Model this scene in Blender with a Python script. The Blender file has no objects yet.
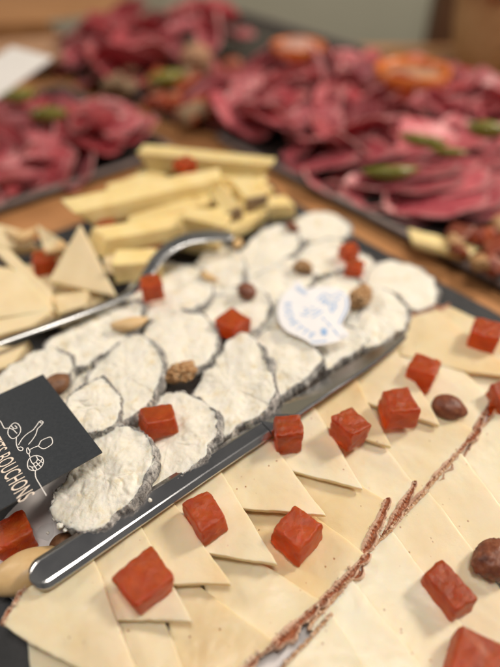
import bpy, bmesh, math, random
from math import sin, cos, pi, radians, hypot, atan2, sqrt
from mathutils import Vector, Matrix, noise, Euler
random.seed(11)
SC = bpy.context.scene
COL = SC.collection

# ------------------------------------------------------------------ camera geometry
F, PITCH, CAMZ = 550.0, radians(42.4), 0.252
CP, SP = cos(PITCH), sin(PITCH)

def ray(px, py):
    x = (px - 250) / F; y = (py - 333.5) / F
    return Vector((x, CP - y * SP, -SP - y * CP))

def U(px, py, z=0.0):
    d = ray(px, py); t = (z - CAMZ) / d.z
    return Vector((d.x * t, d.y * t, z))

class Plane:
    """z = zc + gx (x-cx) + gy (y-cy): the plane a slice lies on"""
    def __init__(s, px, py, z, gx=0.0, gy=0.0):
        c = U(px, py, z); s.cx, s.cy, s.zc, s.gx, s.gy = c.x, c.y, z, gx, gy
    def z(s, x, y): return s.zc + s.gx * (x - s.cx) + s.gy * (y - s.cy)
    def at(s, px, py):
        d = ray(px, py)
        k = d.z - s.gx * d.x - s.gy * d.y
        t = (s.zc - s.gx * s.cx - s.gy * s.cy - CAMZ) / k
        return Vector((d.x * t, d.y * t, CAMZ + d.z * t))
    def nrm(s): return Vector((-s.gx, -s.gy, 1)).normalized()

# ------------------------------------------------------------------ object helpers
def tag(o, label=None, cat=None, group=None, kind=None):
    if label: o['label'] = label
    if cat: o['category'] = cat
    if group: o['group'] = group
    if kind: o['kind'] = kind
    return o

def empty(name, loc):
    o = bpy.data.objects.new(name, None); COL.objects.link(o)
    o.location = loc; o.empty_display_size = .01
    return o

def mk(name, verts, faces, mat, parent=None, base=None, smooth=True, matrix=None):
    me = bpy.data.meshes.new(name)
    b = Vector(base) if base is not None else Vector((0, 0, 0))
    if matrix is not None: verts = [matrix @ Vector(v) for v in verts]
    me.from_pydata([tuple(Vector(v) - b) for v in verts], [], faces)
    me.validate(); me.update()
    bm = bmesh.new(); bm.from_mesh(me)
    bmesh.ops.recalc_face_normals(bm, faces=bm.faces); bm.to_mesh(me); bm.free()
    if smooth:
        for p in me.polygons: p.use_smooth = True
    me.materials.append(mat)
    o = bpy.data.objects.new(name, me); COL.objects.link(o)
    if parent: o.parent = parent
    else: o.location = b
    return o

def N3(x, y, z=0.0): return noise.noise(Vector((x, y, z)))
def fbm(x, y, z=0.0, o=3): return noise.fractal(Vector((x, y, z)), 1.0, 2.0, o)

def catmull(pts, n):
    m = len(pts); out = []
    per = [ (pts[(i+1) % m] - pts[i]).length for i in range(m)]
    tot = sum(per)
    for i in range(m):
        p0, p1, p2, p3 = pts[i-1], pts[i], pts[(i+1) % m], pts[(i+2) % m]
        k = max(2, round(n * per[i] / tot))
        for j in range(k):
            t = j / k
            out.append(.5 * ((2*p1) + (p2-p0)*t + (2*p0-5*p1+4*p2-p3)*t*t + (3*p1-p0-3*p2+p3)*t**3))
    return out

def roundpoly(pts, rad, n, mark=None):
    """polygon with rounded corners; mark = set of edge indices; returns points and a flag per point (on a marked edge)"""
    m = len(pts); out = []; fl = []
    tot = sum((pts[(i+1) % m] - pts[i]).length for i in range(m))
    for i in range(m):
        a, b, c = pts[i-1], pts[i], pts[(i+1) % m]
        ra = min(rad, .4 * (a-b).length, .4 * (c-b).length)
        s = b + (a-b).normalized() * ra; e = b + (c-b).normalized() * ra
        for j in range(4):
            t = j / 4
            out.append(s*(1-t)**2 + b*2*t*(1-t) + e*t*t)
            fl.append(bool(mark) and ((i-1) % m in mark or i in mark))
        nx = c + (b-c).normalized() * min(rad, .4*(b-c).length, .4*(pts[(i+2) % m]-c).length)
        k = max(2, round(n * (nx - e).length / tot))
        for j in range(k):
            out.append(e + (nx - e) * (j / k)); fl.append(bool(mark) and i in mark)
    return out, fl

def ccw(pts):
    a = sum(pts[i-1].x*pts[i].y - pts[i].x*pts[i-1].y for i in range(len(pts)))
    return a > 0

def slab(outline, nrm, t, bevel, rings, dz, side=0.0, seed=0):
    """slice-shaped solid: outline = world points of the top edge"""
    n = len(outline); c = sum(outline, Vector()) / n
    R = sum((p-c).length for p in outline) / n
    V = [c + nrm * dz(c, 0)]; Fs = []
    rl = [(i+1)/rings * (1 - bevel/R*1.1) for i in range(rings)]
    prof = [(r, 0.0) for r in rl] + [(1 - bevel/R*.45, -.12*bevel), (1 - bevel/R*.12, -.42*bevel), (1.0, -bevel)]
    for r, h in prof:
        for p in outline:
            q = c + (p - c) * r
            V.append(q + nrm * (h + dz(q, r)))
    for f in (.35, .7, 1.0):
        for p in outline:
            q = c + (p - c) * (1.0 + side * sin(f*pi)*.5 / R)
            w = .25 * N3(p.x*600, p.y*600, f*3+seed) * side
            V.append(q + (p-c).normalized()*w + nrm * (-bevel - (t-bevel)*f + dz(q, 1)*(1-f)))
    V.append(c - nrm * t)
    nr = len(prof) + 3
    for i in range(n):
        j = (i+1) % n
        Fs.append((0, 1+i, 1+j))
        for k in range(nr-1):
            a = 1 + k*n; b = a + n
            Fs.append((a+i, b+i, b+j, a+j))
        Fs.append((len(V)-1, 1+(nr-1)*n+j, 1+(nr-1)*n+i))
    return V, Fs

def outnorm(outline, nrm):
    n = len(outline); s = 1 if ccw(outline) else -1
    return [((outline[(i+1) % n] - outline[i-1]).cross(nrm)).normalized() * s for i in range(n)]

def tubeband(pts, nor, nrm, prof, jit, closed, seed=0, patchy=False):
    """band with cross-section prof [(out, up)], closed section, swept along pts"""
    V = []; Fs = []; n = len(pts); m = len(prof); arc = 0.0; flake = patchy and not closed
    for i, p in enumerate(pts):
        e = 1.0
        hh = 0.0
        if patchy:
            q = N3(p.x*75+seed, p.y*75, 2) + .5*N3(p.x*210+seed, p.y*210, 6)
            dw = .5 + .5*(nor[i].x*.86 + nor[i].y*.35)
            e = max(-.4, (.95 + 1.5*q))*(.55 + .95*dw); hh = (.0000 + .0013*q) - .0006*(1-dw)
        if not closed: e *= min(1.0, .35 + min(i, n-1-i) * .3)
        for k, (o, h) in enumerate(prof):
            if flake:
                if k == 0 and i: arc += (p-pts[i-1]).length
                a = jit*.8*N3(arc*75+seed, 1.3, 3); b = jit*.5*N3(arc*130+seed, k*.5, 9) + jit*.6*max(0, N3(arc*330+seed, k*1.1, 4)); c = jit*.5*N3(arc*900+seed, k*1.9, 17)
                up_ = b if h > -.001 else 0
                V.append(p + nor[i]*(o*e + a*.5 + c) + nrm*(h*(e if h > 0 else 1) + hh*.3 + up_ + c)); continue
            a = jit * N3(p.x*420+seed, p.y*420, k*.9); b = jit * N3(p.x*900+seed, p.y*900, 40+k*1.7)
            c = jit * .6 * N3(p.x*2200+seed, p.y*2200, 80+k*2.3)
            V.append(p + nor[i]*(o*e + a*.8 + b*.6 + c) + nrm*(h*(e if h > 0 else 1) + hh + a*.5 + b*.8 + c))
    for i in range(n if closed else n-1):
        j = (i+1) % n
        for k in range(m):
            l = (k+1) % m
            Fs.append((i*m+k, j*m+k, j*m+l, i*m+l))
    if not closed:
        Fs.append(tuple(range(m))); Fs.append(tuple((n-1)*m + k for k in range(m)))
    return V, Fs

def roundbox(dims, rad, cuts, jit=0.0, freq=200, seed=0, skew=0.0):
    bm = bmesh.new(); bmesh.ops.create_cube(bm, size=2.0)
    bmesh.ops.subdivide_edges(bm, edges=bm.edges[:], cuts=cuts, use_grid_fill=True)
    rng = random.Random(seed)
    k = [rng.uniform(-skew, skew) for _ in range(8)]
    h = Vector(dims) / 2
    for v in bm.verts:
        c = v.co
        # cluster the loops towards the edges
        u = Vector([math.copysign(1-(1-abs(a))**1.6, a) for a in c])
        p = Vector((u.x*h.x, u.y*h.y, u.z*h.z))
        inn = Vector([max(-h[i]+rad, min(h[i]-rad, p[i])) for i in range(3)])
        d = p - inn
        if d.length > 1e-9: p = inn + d.normalized() * rad if sum(abs(x) > 1e-9 for x in d) > 1 else p
        s = Vector((p.x/h.x, p.y/h.y, p.z/h.z))
        p = Vector((p.x*(1+k[0]*s.y+k[1]*s.z), p.y*(1+k[2]*s.x+k[3]*s.z), p.z*(1+k[4]*s.x+k[5]*s.y)))
        if jit:
            q = p*freq + Vector((seed*7.3, 0, 0))
            p += jit * (noise.noise_vector(q) + .5*noise.noise_vector(q*2.7) + .4*noise.noise_vector(q*.35)*2)
        v.co = p
    V = [v.co.copy() for v in bm.verts]; bm.verts.index_update()
    Fs = [tuple(v.index for v in f.verts) for f in bm.faces]; bm.free()
    return V, Fs

def ball(fun, nu=40, nv=26):
    V = []; Fs = []
    for j in range(nv+1):
        th = pi*j/nv
        for i in range(nu):
            ph = 2*pi*i/nu
            V.append(fun(Vector((sin(th)*cos(ph), sin(th)*sin(ph), cos(th)))))
    for j in range(nv):
        for i in range(nu):
            k = (i+1) % nu
            Fs.append((j*nu+i, (j+1)*nu+i, (j+1)*nu+k, j*nu+k))
    return V, Fs

# ------------------------------------------------------------------ materials
def mat(name):
    m = bpy.data.materials.new(name); m.use_nodes = True
    nt = m.node_tree; b = nt.nodes['Principled BSDF']
    return m, nt, b

def nd(nt, t, **kw):
    n = nt.nodes.new(t)
    for k, v in kw.items():
        if k in n.inputs: n.inputs[k].default_value = v
        else: setattr(n, k, v)
    return n

def tex(nt, scale, detail=4, rough=.55, typ='ShaderNodeTexNoise', vec=None, **kw):
    n = nd(nt, typ); n.inputs['Scale'].default_value = scale
    if typ == 'ShaderNodeTexNoise':
        n.inputs['Detail'].default_value = detail; n.inputs['Roughness'].default_value = rough
    for k, v in kw.items(): n.inputs[k].default_value = v
    if vec is None:
        tc = nd(nt, 'ShaderNodeTexCoord'); oi = nd(nt, 'ShaderNodeObjectInfo')
        ad = nd(nt, 'ShaderNodeVectorMath', operation='ADD')
        nt.links.new(tc.outputs['Object'], ad.inputs[0]); nt.links.new(oi.outputs['Location'], ad.inputs[1])
        vec = ad.outputs[0]
    nt.links.new(vec, n.inputs['Vector'])
    return n

def ramp(nt, src, stops):
    r = nd(nt, 'ShaderNodeValToRGB'); e = r.color_ramp.elements
    while len(e) < len(stops): e.new(.5)
    for k, (p, c) in enumerate(stops): e[k].position = p; e[k].color = (*c, 1) if len(c) == 3 else c
    nt.links.new(src, r.inputs[0]); return r

def mixc(nt, fac, a, b, blend='MIX'):
    m = nd(nt, 'ShaderNodeMix', data_type='RGBA', blend_type=blend)
    for i, v in ((0, fac), (6, a), (7, b)):
        if isinstance(v, (int, float)): m.inputs[i].default_value = v
        elif isinstance(v, tuple): m.inputs[i].default_value = (*v, 1)
        else: nt.links.new(v, m.inputs[i])
    return m.outputs[2]

def bump(nt, b, src, strength, dist, prev=None):
    n = nd(nt, 'ShaderNodeBump', Strength=strength, Distance=dist)
    nt.links.new(src, n.inputs['Height'])
    if prev: nt.links.new(prev, n.inputs['Normal'])
    nt.links.new(n.outputs[0], b.inputs['Normal']); return n.outputs[0]

def rand_tint(nt, col, amt):
    oi = nd(nt, 'ShaderNodeObjectInfo')
    mr = nd(nt, 'ShaderNodeMapRange'); mr.inputs['To Min'].default_value = 1-amt; mr.inputs['To Max'].default_value = 1+amt
    nt.links.new(oi.outputs['Random'], mr.inputs[0])
    hs = nd(nt, 'ShaderNodeHueSaturation'); nt.links.new(mr.outputs[0], hs.inputs['Value'])
    nt.links.new(col, hs.inputs['Color']); return hs.outputs[0]

def sss(b, w, rad, scale):
    b.inputs['Subsurface Weight'].default_value = w
    b.inputs['Subsurface Radius'].default_value = rad
    b.inputs['Subsurface Scale'].default_value = scale

def m_pale(w=0.0):
    m, nt, b = mat('pale_cheese')
    n1 = tex(nt, 28, 4); c = ramp(nt, n1.outputs[0], [(.3, (.765, .60, .36)), (.5, (.81, .685, .475)), (.72, (.85, .75, .57))])
    # rare orange-brown specks
    v = tex(nt, 210, typ='ShaderNodeTexVoronoi'); sp = ramp(nt, v.outputs['Distance'], [(.04, (1, 1, 1)), (.12, (0, 0, 0))])
    n2 = tex(nt, 85, 1); g = ramp(nt, n2.outputs[0], [(.50, (0, 0, 0)), (.56, (1, 1, 1))])
    f = nd(nt, 'ShaderNodeMath', operation='MULTIPLY'); nt.links.new(sp.outputs[0], f.inputs[0]); nt.links.new(g.outputs[0], f.inputs[1])
    col = mixc(nt, f.outputs[0], c.outputs[0], (.36, .12, .04))
    oi = nd(nt, 'ShaderNodeObjectInfo'); tone = ramp(nt, oi.outputs['Random'], [(.0, (1, .93, .80)), (.5, (1, 1, 1)), (1, (1.0, 1.03, 1.12))])
    col = mixc(nt, 1.0, col, tone.outputs[0], 'MULTIPLY')
    if w: col = mixc(nt, w, col, (.86, .80, .68))
    nt.links.new(rand_tint(nt, col, .05), b.inputs['Base Color'])
    b.inputs['Roughness'].default_value = .34; b.inputs['Specular IOR Level'].default_value = .45
    sss(b, .6, (1.0, .62, .28), .0045)
    n3 = tex(nt, 420, 4, .6); p = bump(nt, b, n3.outputs[0], .22, .0006)
    n4 = tex(nt, 70, 2); p = bump(nt, b, n4.outputs[0], .30, .0016, p)
    iv = nd(nt, 'ShaderNodeMath', operation='SUBTRACT'); iv.inputs[0].default_value = 1; nt.links.new(f.outputs[0], iv.inputs[1]); bump(nt, b, iv.outputs[0], .6, .0006, p)
    return m

def m_rind(name, a, bb, dust):
    m, nt, b = mat(name)
    n1 = tex(nt, 900, 5, .65); c = ramp(nt, n1.outputs[0], [(.32, a), (.62, bb)])
    n2 = tex(nt, 520 if 'ash' not in name else 190, 5, .7); g = ramp(nt, n2.outputs[0], [(.46, (0, 0, 0)), (.64, (.85, .85, .85))])
    fac = g.outputs[0]
    if 'tomme' in name:      # flour-like mould sits on the ridges of the crust
        ge = nd(nt, 'ShaderNodeNewGeometry'); pr = ramp(nt, ge.outputs['Pointiness'], [(.50, (0, 0, 0)), (.58, (.9, .9, .9))])
        hf = nd(nt, 'ShaderNodeMath', operation='MULTIPLY'); hf.inputs[1].default_value = .45; nt.links.new(fac, hf.inputs[0])
        mx = nd(nt, 'ShaderNodeMath', operation='MAXIMUM'); nt.links.new(hf.outputs[0], mx.inputs[0]); nt.links.new(pr.outputs[0], mx.inputs[1]); fac = mx.outputs[0]
    nt.links.new(mixc(nt, fac, c.outputs[0], dust), b.inputs['Base Color'])
    b.inputs['Roughness'].default_value = .85; sss(b, .15, (1, .5, .3), .001)
    n3 = tex(nt, 1500, 4, .7); bump(nt, b, n3.outputs[0], .8, .0005)
    return m

def m_goat():
    m, nt, b = mat('goat_paste')
    n1 = tex(nt, 140, 4, .6); c = ramp(nt, n1.outputs[0], [(.27, (.78, .67, .46)), (.42, (.86, .82, .71)), (.75, (.89, .865, .80))])
    nt.links.new(rand_tint(nt, c.outputs[0], .03), b.inputs['Base Color'])
    b.inputs['Roughness'].default_value = .42; b.inputs['Specular IOR Level'].default_value = .45
    sss(b, .65, (1, .8, .6), .0032)
    # crumbly in places, smooth and moist in others
    n2 = tex(nt, 800, 6, .62); v = tex(nt, 400, typ='ShaderNodeTexVoronoi'); v.feature = 'SMOOTH_F1'
    mk_ = tex(nt, 75, 3, .6); mr = ramp(nt, mk_.outputs[0], [(.38, (.22, .22, .22)), (.62, (1, 1, 1))])
    h1 = nd(nt, 'ShaderNodeMath', operation='MULTIPLY_ADD'); nt.links.new(v.outputs['Distance'], h1.inputs[0]); h1.inputs[1].default_value = -.9; nt.links.new(n2.outputs[0], h1.inputs[2])
    h2 = nd(nt, 'ShaderNodeMath', operation='MULTIPLY'); nt.links.new(h1.outputs[0], h2.inputs[0]); nt.links.new(mr.outputs[0], h2.inputs[1])
    bump(nt, b, h2.outputs[0], .55, .0011)
    return m

def m_quince(c1=(.58, .092, .011), c2=(.76, .18, .019), tr=.68, sc=.009, dens=40, ro=.38, coat=.10):
    m, nt, b = mat('quince_paste')
    b.inputs['Coat Weight'].default_value = coat; b.inputs['Coat Roughness'].default_value = .36
    n1 = tex(nt, 160, 3); c = ramp(nt, n1.outputs[0], [(.3, c1), (.7, c2)])
    nt.links.new(rand_tint(nt, c.outputs[0], .16), b.inputs['Base Color'])
    b.inputs['Roughness'].default_value = ro; b.inputs['Specular IOR Level'].default_value = .6
    b.inputs['Transmission Weight'].default_value = tr; b.inputs['IOR'].default_value = 1.4
    sss(b, .9, (1.0, .18, .03), sc)
    va = nd(nt, 'ShaderNodeVolumeAbsorption'); va.inputs['Color'].default_value = (.95, .12, .02, 1); va.inputs['Density'].default_value = dens
    nt.links.new(va.outputs[0], nt.nodes['Material Output'].inputs['Volume'])
    n2 = tex(nt, 900, 4, .65); p = bump(nt, b, n2.outputs[0], .5, .0006)
    n3 = tex(nt, 330, 3, .6); bump(nt, b, n3.outputs[0], .4, .0012, p)
    return m

def m_simple(name, cols, scale, rough=.5, metal=0.0, bs=.3, bd=.0005, bscale=None, ss=None, spec=.5, det=4, rnd=0.0):
    m, nt, b = mat(name)
    n1 = tex(nt, scale, det, .6)
    k = len(cols); c = ramp(nt, n1.outputs[0], [(.3 + .4*i/max(1, k-1), cc) for i, cc in enumerate(cols)])
    col = c.outputs[0]
    if rnd: col = rand_tint(nt, col, rnd)
    nt.links.new(col, b.inputs['Base Color'])
    b.inputs['Roughness'].default_value = rough; b.inputs['Metallic'].default_value = metal
    b.inputs['Specular IOR Level'].default_value = spec
    if bs: n2 = tex(nt, bscale or scale*3, 4, .6); bump(nt, b, n2.outputs[0], bs, bd)
    if ss: sss(b, *ss)
    return m

def m_meat(name, lean1, lean2, fat, amt):
    m, nt, b = mat(name)
    n0 = tex(nt, 26, 3); n1 = tex(nt, 75, 5, .65, Distortion=1.2)
    lean = ramp(nt, n0.outputs[0], [(.3, lean1), (.7, lean2)])
    fm = ramp(nt, n1.outputs[0], [(.60-amt, (0, 0, 0)), (.72-amt*.6, (1, 1, 1))])
    at = nd(nt, 'ShaderNodeAttribute', attribute_name='fat')
    mx = nd(nt, 'ShaderNodeMath', operation='MAXIMUM')
    nt.links.new(fm.outputs[0], mx.inputs[0]); nt.links.new(at.outputs['Fac'], mx.inputs[1])
    col = mixc(nt, mx.outputs[0], lean.outputs[0], fat)
    nt.links.new(rand_tint(nt, col, .25), b.inputs['Base Color'])
    b.inputs['Roughness'].default_value = .46; sss(b, .25, (1, .3, .2), .003)
    n3 = tex(nt, 300, 3); bump(nt, b, n3.outputs[0], .3, .0006)
    return m

def m_wood():
    m, nt, b = mat('table_wood')
    tc = nd(nt, 'ShaderNodeTexCoord'); mp = nd(nt, 'ShaderNodeMapping')
    mp.inputs['Rotation'].default_value = (0, 0, radians(49)); mp.inputs['Scale'].default_value = (1, 9, 1)
    nt.links.new(tc.outputs['Object'], mp.inputs[0])
    n = tex(nt, 9, 6, .6, vec=mp.outputs[0], Distortion=.8)
    c = ramp(nt, n.outputs[0], [(.3, (.36, .16, .062)), (.55, (.47, .225, .09)), (.75, (.54, .28, .125))])
    nt.links.new(c.outputs[0], b.inputs['Base Color']); b.inputs['Roughness'].default_value = .42
    bump(nt, b, n.outputs[0], .15, .0006); return m

def m_steel(name, base, rough):
    m, nt, b = mat(name)
    b.inputs['Metallic'].default_value = 1; b.inputs['Base Color'].default_value = (*base, 1)
    n = tex(nt, 34, 5, .6); r = nd(nt, 'ShaderNodeMapRange')
    r.inputs['To Min'].default_value = rough*.6; r.inputs['To Max'].default_value = rough*1.5
    nt.links.new(n.outputs[0], r.inputs[0]); nt.links.new(r.outputs[0], b.inputs['Roughness'])
    n2 = tex(nt, 1400, 3, .6); bump(nt, b, n2.outputs[0], .04, .0003); return m

def m_card():
    m, nt, b = mat('card_stock')
    n = tex(nt, 700, 4, .6); c = ramp(nt, n.outputs[0], [(.3, (.028, .033, .040)), (.7, (.040, .046, .054))])
    nt.links.new(c.outputs[0], b.inputs['Base Color']); b.inputs['Roughness'].default_value = .36
    bump(nt, b, n.outputs[0], .25, .0003); return m

M = dict(
 pale=m_pale(), pale2=m_pale(.30), goat=m_goat(), quince=m_quince(), wood=m_wood(), card=m_card(),
 rind=m_rind('tomme_rind', (.22, .05, .016), (.42, .135, .05), (.78, .56, .42)),
 rind2=m_rind('pale_rind', (.42, .20, .09), (.62, .38, .22), (.80, .66, .50)),
 ash=m_rind('ash_rind', (.075, .075, .073), (.34, .33, .32), (.74, .72, .68)),
 steel=m_steel('polished_steel', (.58, .58, .59), .21),
 steel2=m_steel('brushed_steel', (.60, .60, .60), .26),
 crumb=m_simple('mould_crumb', [(.55, .34, .22), (.78, .64, .50)], 500, .8, bs=.2),
 slate=m_simple('slate', [(.017, .019, .022), (.035, .037, .042)], 120, .62, bs=.5, bd=.0008),
 paper=m_simple('white_paper', [(.70, .68, .69), (.76, .74, .75)], 40, .8, bs=.3, bd=.0012, bscale=50),
 label=m_simple('label_paper', [(.80, .80, .83), (.84, .84, .87)], 60, .7, bs=.15, bd=.0006, bscale=90),
 blue=m_simple('blue_ink', [(.20, .40, .74), (.30, .50, .80)], 700, .7, bs=0),
 cream_ink=m_simple('cream_ink', [(.80, .68, .58), (.84, .74, .64)], 300, .7, bs=0),
 white_ink=m_simple('white_ink', [(.82, .80, .78), (.86, .84, .82)], 300, .7, bs=0),
 hazel=m_simple('hazelnut_skin', [(.095, .026, .014), (.19, .056, .027), (.27, .10, .05)], 260, .42, bs=.6, bd=.0006, bscale=500, spec=.5),
 brownnut=m_simple('brown_nut_skin', [(.11, .045, .02), (.26, .12, .055)], 260, .5, bs=.6, bd=.0006, bscale=500),
 almond=m_simple('blanched_almond', [(.62, .42, .20), (.72, .52, .28)], 90, .42, bs=.25, bd=.0005, bscale=260, ss=(.4, (1, .6, .3), .003)),
 walnut=m_simple('walnut_flesh', [(.28, .13, .05), (.46, .25, .10), (.72, .54, .33)], 420, .5, bs=.5, bd=.0006, bscale=900),
 yellow=m_simple('yellow_cheese', [(.78, .60, .26), (.85, .71, .38)], 60, .48, bs=.5, bd=.001, bscale=240, ss=(.5, (1, .6, .2), .004), rnd=.07),
 cream=m_simple('cream_cheese', [(.78, .63, .38), (.84, .71, .47)], 60, .5, bs=.25, bd=.0006, bscale=300, ss=(.5, (1, .65, .3), .004), rnd=.05),
 greyrind=m_simple('grey_brown_rind', [(.20, .13, .075), (.36, .25, .15)], 300, .8, bs=.6, bd=.0006),
 olive=m_simple('pickle_skin', [(.12, .12, .012), (.22, .19, .025)], 120, .32, bs=.4, bd=.0008, rnd=.15),
 ham=m_meat('dark_ham', (.29, .026, .038), (.44, .066, .080), (.70, .38, .36), .015),
 pink=m_meat('pink_cured_meat', (.38, .062, .085), (.54, .15, .17), (.74, .48, .45), .05),
 brisk=m_meat('purple_cured_meat', (.32, .042, .062), (.48, .105, .125), (.62, .34, .34), .02),
 tray=m_simple('dark_tray', [(.028, .024, .024), (.05, .043, .04)], 100, .4, bs=.1),
 rim=m_simple('tray_rim', [(.28, .235, .23), (.38, .32, .31)], 100, .35, .4, bs=.1),
 terra=m_simple('orange_glaze', [(.56, .12, .02), (.68, .20, .035)], 90, .3, bs=.2),
 spread=m_simple('tan_spread', [(.40, .20, .10), (.56, .33, .20)], 160, .5, bs=.8, bd=.003),
 pinkspread=m_simple('pink_spread', [(.52, .26, .20), (.66, .40, .33)], 160, .5, bs=.8, bd=.003),
 chorizo=m_simple('chorizo', [(.17, .024, .012), (.30, .055, .022), (.42, .12, .045)], 150, .4, bs=.5, bd=.0008, rnd=.35),
 porcelain=m_simple('white_card', [(.80, .78, .76), (.83, .81, .79)], 20, .4, bs=0),
 wall=m_simple('grey_green_paint', [(.40, .405, .32), (.45, .45, .36)], 5, .9, bs=.2, bd=.002),
 brown=m_simple('brown_wood', [(.085, .035, .015), (.13, .06, .028)], 30, .5, bs=.2),
 tan=m_simple('tan_weave', [(.44, .27, .11), (.58, .38, .18)], 60, .7, bs=.8, bd=.004),
)

# ------------------------------------------------------------------ the surface: table, slate, paper
TZ = -.013
def sheet(name, z, x0, x1, y0, y1, m):
    o = mk(name, [(x0, y0, z-.03), (x1, y0, z-.03), (x1, y1, z-.03), (x0, y1, z-.03), (x0, y0, z), (x1, y0, z), (x1, y1, z), (x0, y1, z)],
           [(0, 1, 2, 3), (4, 5, 6, 7), (0, 1, 5, 4), (1, 2, 6, 5), (2, 3, 7, 6), (3, 0, 4, 7)], m, smooth=False)
    return o
tbl = sheet('table_top', TZ, -1.3, 1.3, -.35, 1.01, M['wood']); tag(tbl, kind='structure')
fl = sheet('floor', -.75, -4, 4, -2, 4, M['brown']); tag(fl, kind='structure')
wl = sheet('wall', 1.4, -4, 4, 1.66, 1.76, M['wall'])
for v in wl.data.vertices:
    if v.co.z < 1.38: v.co.z = -.75
tag(wl, kind='structure')

def line_x(a, b, c, d):
    r = b-a; s = d-c; t = ((c-a).x*s.y - (c-a).y*s.x) / (r.x*s.y - r.y*s.x); return a + r*t
bR0, bR1 = U(300, 205, 0), U(500, 314, 0); bL0, bL1 = U(0, 243, 0), U(150, 193, 0)
DR = (bR1 - bR0).normalized()                      # towards the viewer, right
DL = Vector((-DR.y, DR.x, 0)) * -1                 # towards the viewer, left
corner = line_x(bR0, bR1, bL0, bL1)

def slatebox(name, c, d1, l1, d2, l2, z0, z1, m, jit):
    pts = []; n1 = 90; n2 = 70
    P = [c, c+d1*l1, c+d1*l1+d2*l2, c+d2*l2]
    ol, _ = roundpoly([Vector((p.x, p.y, z1)) for p in P], .004, 260)
    ol = [p + Vector((N3(p.x*120, p.y*120, 3), N3(p.x*120, p.y*120, 9), 0))*jit for p in ol]
    V, Fs = slab(ol, Vector((0, 0, 1)), z1-z0, .0012, 3, lambda q, r: 0, jit*2)
    return V, Fs
V, Fs = slatebox('slate_board', corner, DR, .50, DL, .46, TZ+.0005, 0, M['slate'], .0007)
o = mk('slate_board', V, Fs, M['slate'], base=(corner.x, corner.y, TZ), smooth=False)
tag(o, 'black slate serving board under all the sliced cheeses', 'serving board')

pp = [U(*p, .0012) for p in ((3, 520), (60, 470), (150, 400), (260, 330), (350, 330), (470, 395), (560, 470), (600, 640), (480, 760), (240, 720), (110, 680), (40, 640), (18, 606), (-8, 575))]
ol = catmull(pp, 160)
V, Fs = slab(ol, Vector((0, 0, 1)), .0004, .0001, 24, lambda q, r: .0006*N3(q.x*35, q.y*35, 5))
o = mk('paper_liner', V, Fs, M['paper'], base=U(250, 550, .0008))
tag(o, 'white paper liner showing between the cheese slices on the slate', 'paper liner')

# ------------------------------------------------------------------ pale sliced cheese
SD = Vector((cos(radians(39)), sin(radians(39)), 0))        # direction in which the rows run
RP = [(-.0005, .0003), (.0002, .0010), (.0009, -.0001), (.0015, .0000), (.0021, .0009), (.0025, .0002), (.0020, -.0028), (.0002, -.0030), (-.0004, -.002), (-.0004, .0002)]
RT = [(-.0003, .0003), (.0003, .0004), (.0010, .0001), (.0013, -.0012), (.0009, -.0026), (.0002, -.0028), (-.0004, -.002), (-.0005, -.0002)]
def pale_slice(poly, zc, label, rind=(), g=.115, t=.0026, side_g=0.0, group='pale cheese slices fanned on the slate', lift=0.0):
    cx = sum(p[0] for p in poly)/len(poly); cy = sum(p[1] for p in poly)/len(poly)
    gx, gy = SD.x*g + SD.y*side_g, SD.y*g - SD.x*side_g
    pl = Plane(cx, cy, zc, gx, gy)
    pts = [pl.at(*p) for p in poly]
    ol, fl = roundpoly(pts, .0012, 170, set(rind))
    sd = random.random()*50; nrm = pl.nrm()
    ol = [p + Vector((N3(p.x*60+sd, p.y*60), N3(p.x*60, p.y*60+sd), 0))*.0007 + Vector((N3(p.x*320+sd, p.y*320), N3(p.x*320, p.y*320+sd), 0))*.00022 for p in ol]
    base = Vector((pl.cx, pl.cy, zc - t))
    V, Fs = slab(ol, nrm, t, .0005, 16, lambda q, r: .0013*N3(q.x*42+sd, q.y*42, 1) + .00016*N3(q.x*260, q.y*260, sd), .0004, sd)
    root = empty('cheese_slice', base)
    tag(root, label, 'cheese slice', group)
    mk('paste', V, Fs, M['pale2' if 'right of the seam' in group else 'pale'], root, base)
    if rind:
        n = len(fl); st = next(i for i in range(n) if fl[i] and not fl[i-1])
        run = []; i = st
        while fl[i % n] and len(run) < n: run.append(i % n); i += 1
        # denser points for the crumbly rind
        nr = outnorm(ol, nrm); P2 = []; N2 = []
        for a, b in zip(run[:-1], run[1:]):
            for k in range(4):
                f = k/4; q = ol[a].lerp(ol[b], f); P2.append(q + nrm*(.0013*N3(q.x*42+sd, q.y*42, 1))); N2.append(nr[a].lerp(nr[b], f).normalized())
        thin = 'right of the seam' in group
        V, Fs = tubeband(P2, N2, nrm, RT if thin else RP, .0006 if thin else .0010, False, sd, not thin)
        mk('rind', V, Fs, M['rind2' if thin else 'rind'], root, base, smooth=False)
        if lift:      # pale mould crumbs clinging to the rind
            rng = random.Random(int(sd*100))
            VV = []; FF = []
            for k in range(lift):
                i = rng.randrange(len(P2)); c = P2[i] + N2[i]*rng.uniform(-.0012, .0012) + nrm*rng.uniform(.0004, .001)
                r = rng.uniform(.0002, .0004) if rng.random() < .85 else rng.uniform(.0006, .0011)
                bv, bf = ball(lambda d: c + d*r*(1+.35*N3(d.x*2+k, d.y*2, d.z*2)), 8, 6)
                o0 = len(VV); VV += bv; FF += [tuple(x+o0 for x in f) for f in bf]
            c_ = mk('mould_crumbs', VV, FF, M['crumb'], root, base)
    return root

ZU, ZL = .0144, .0076
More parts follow.
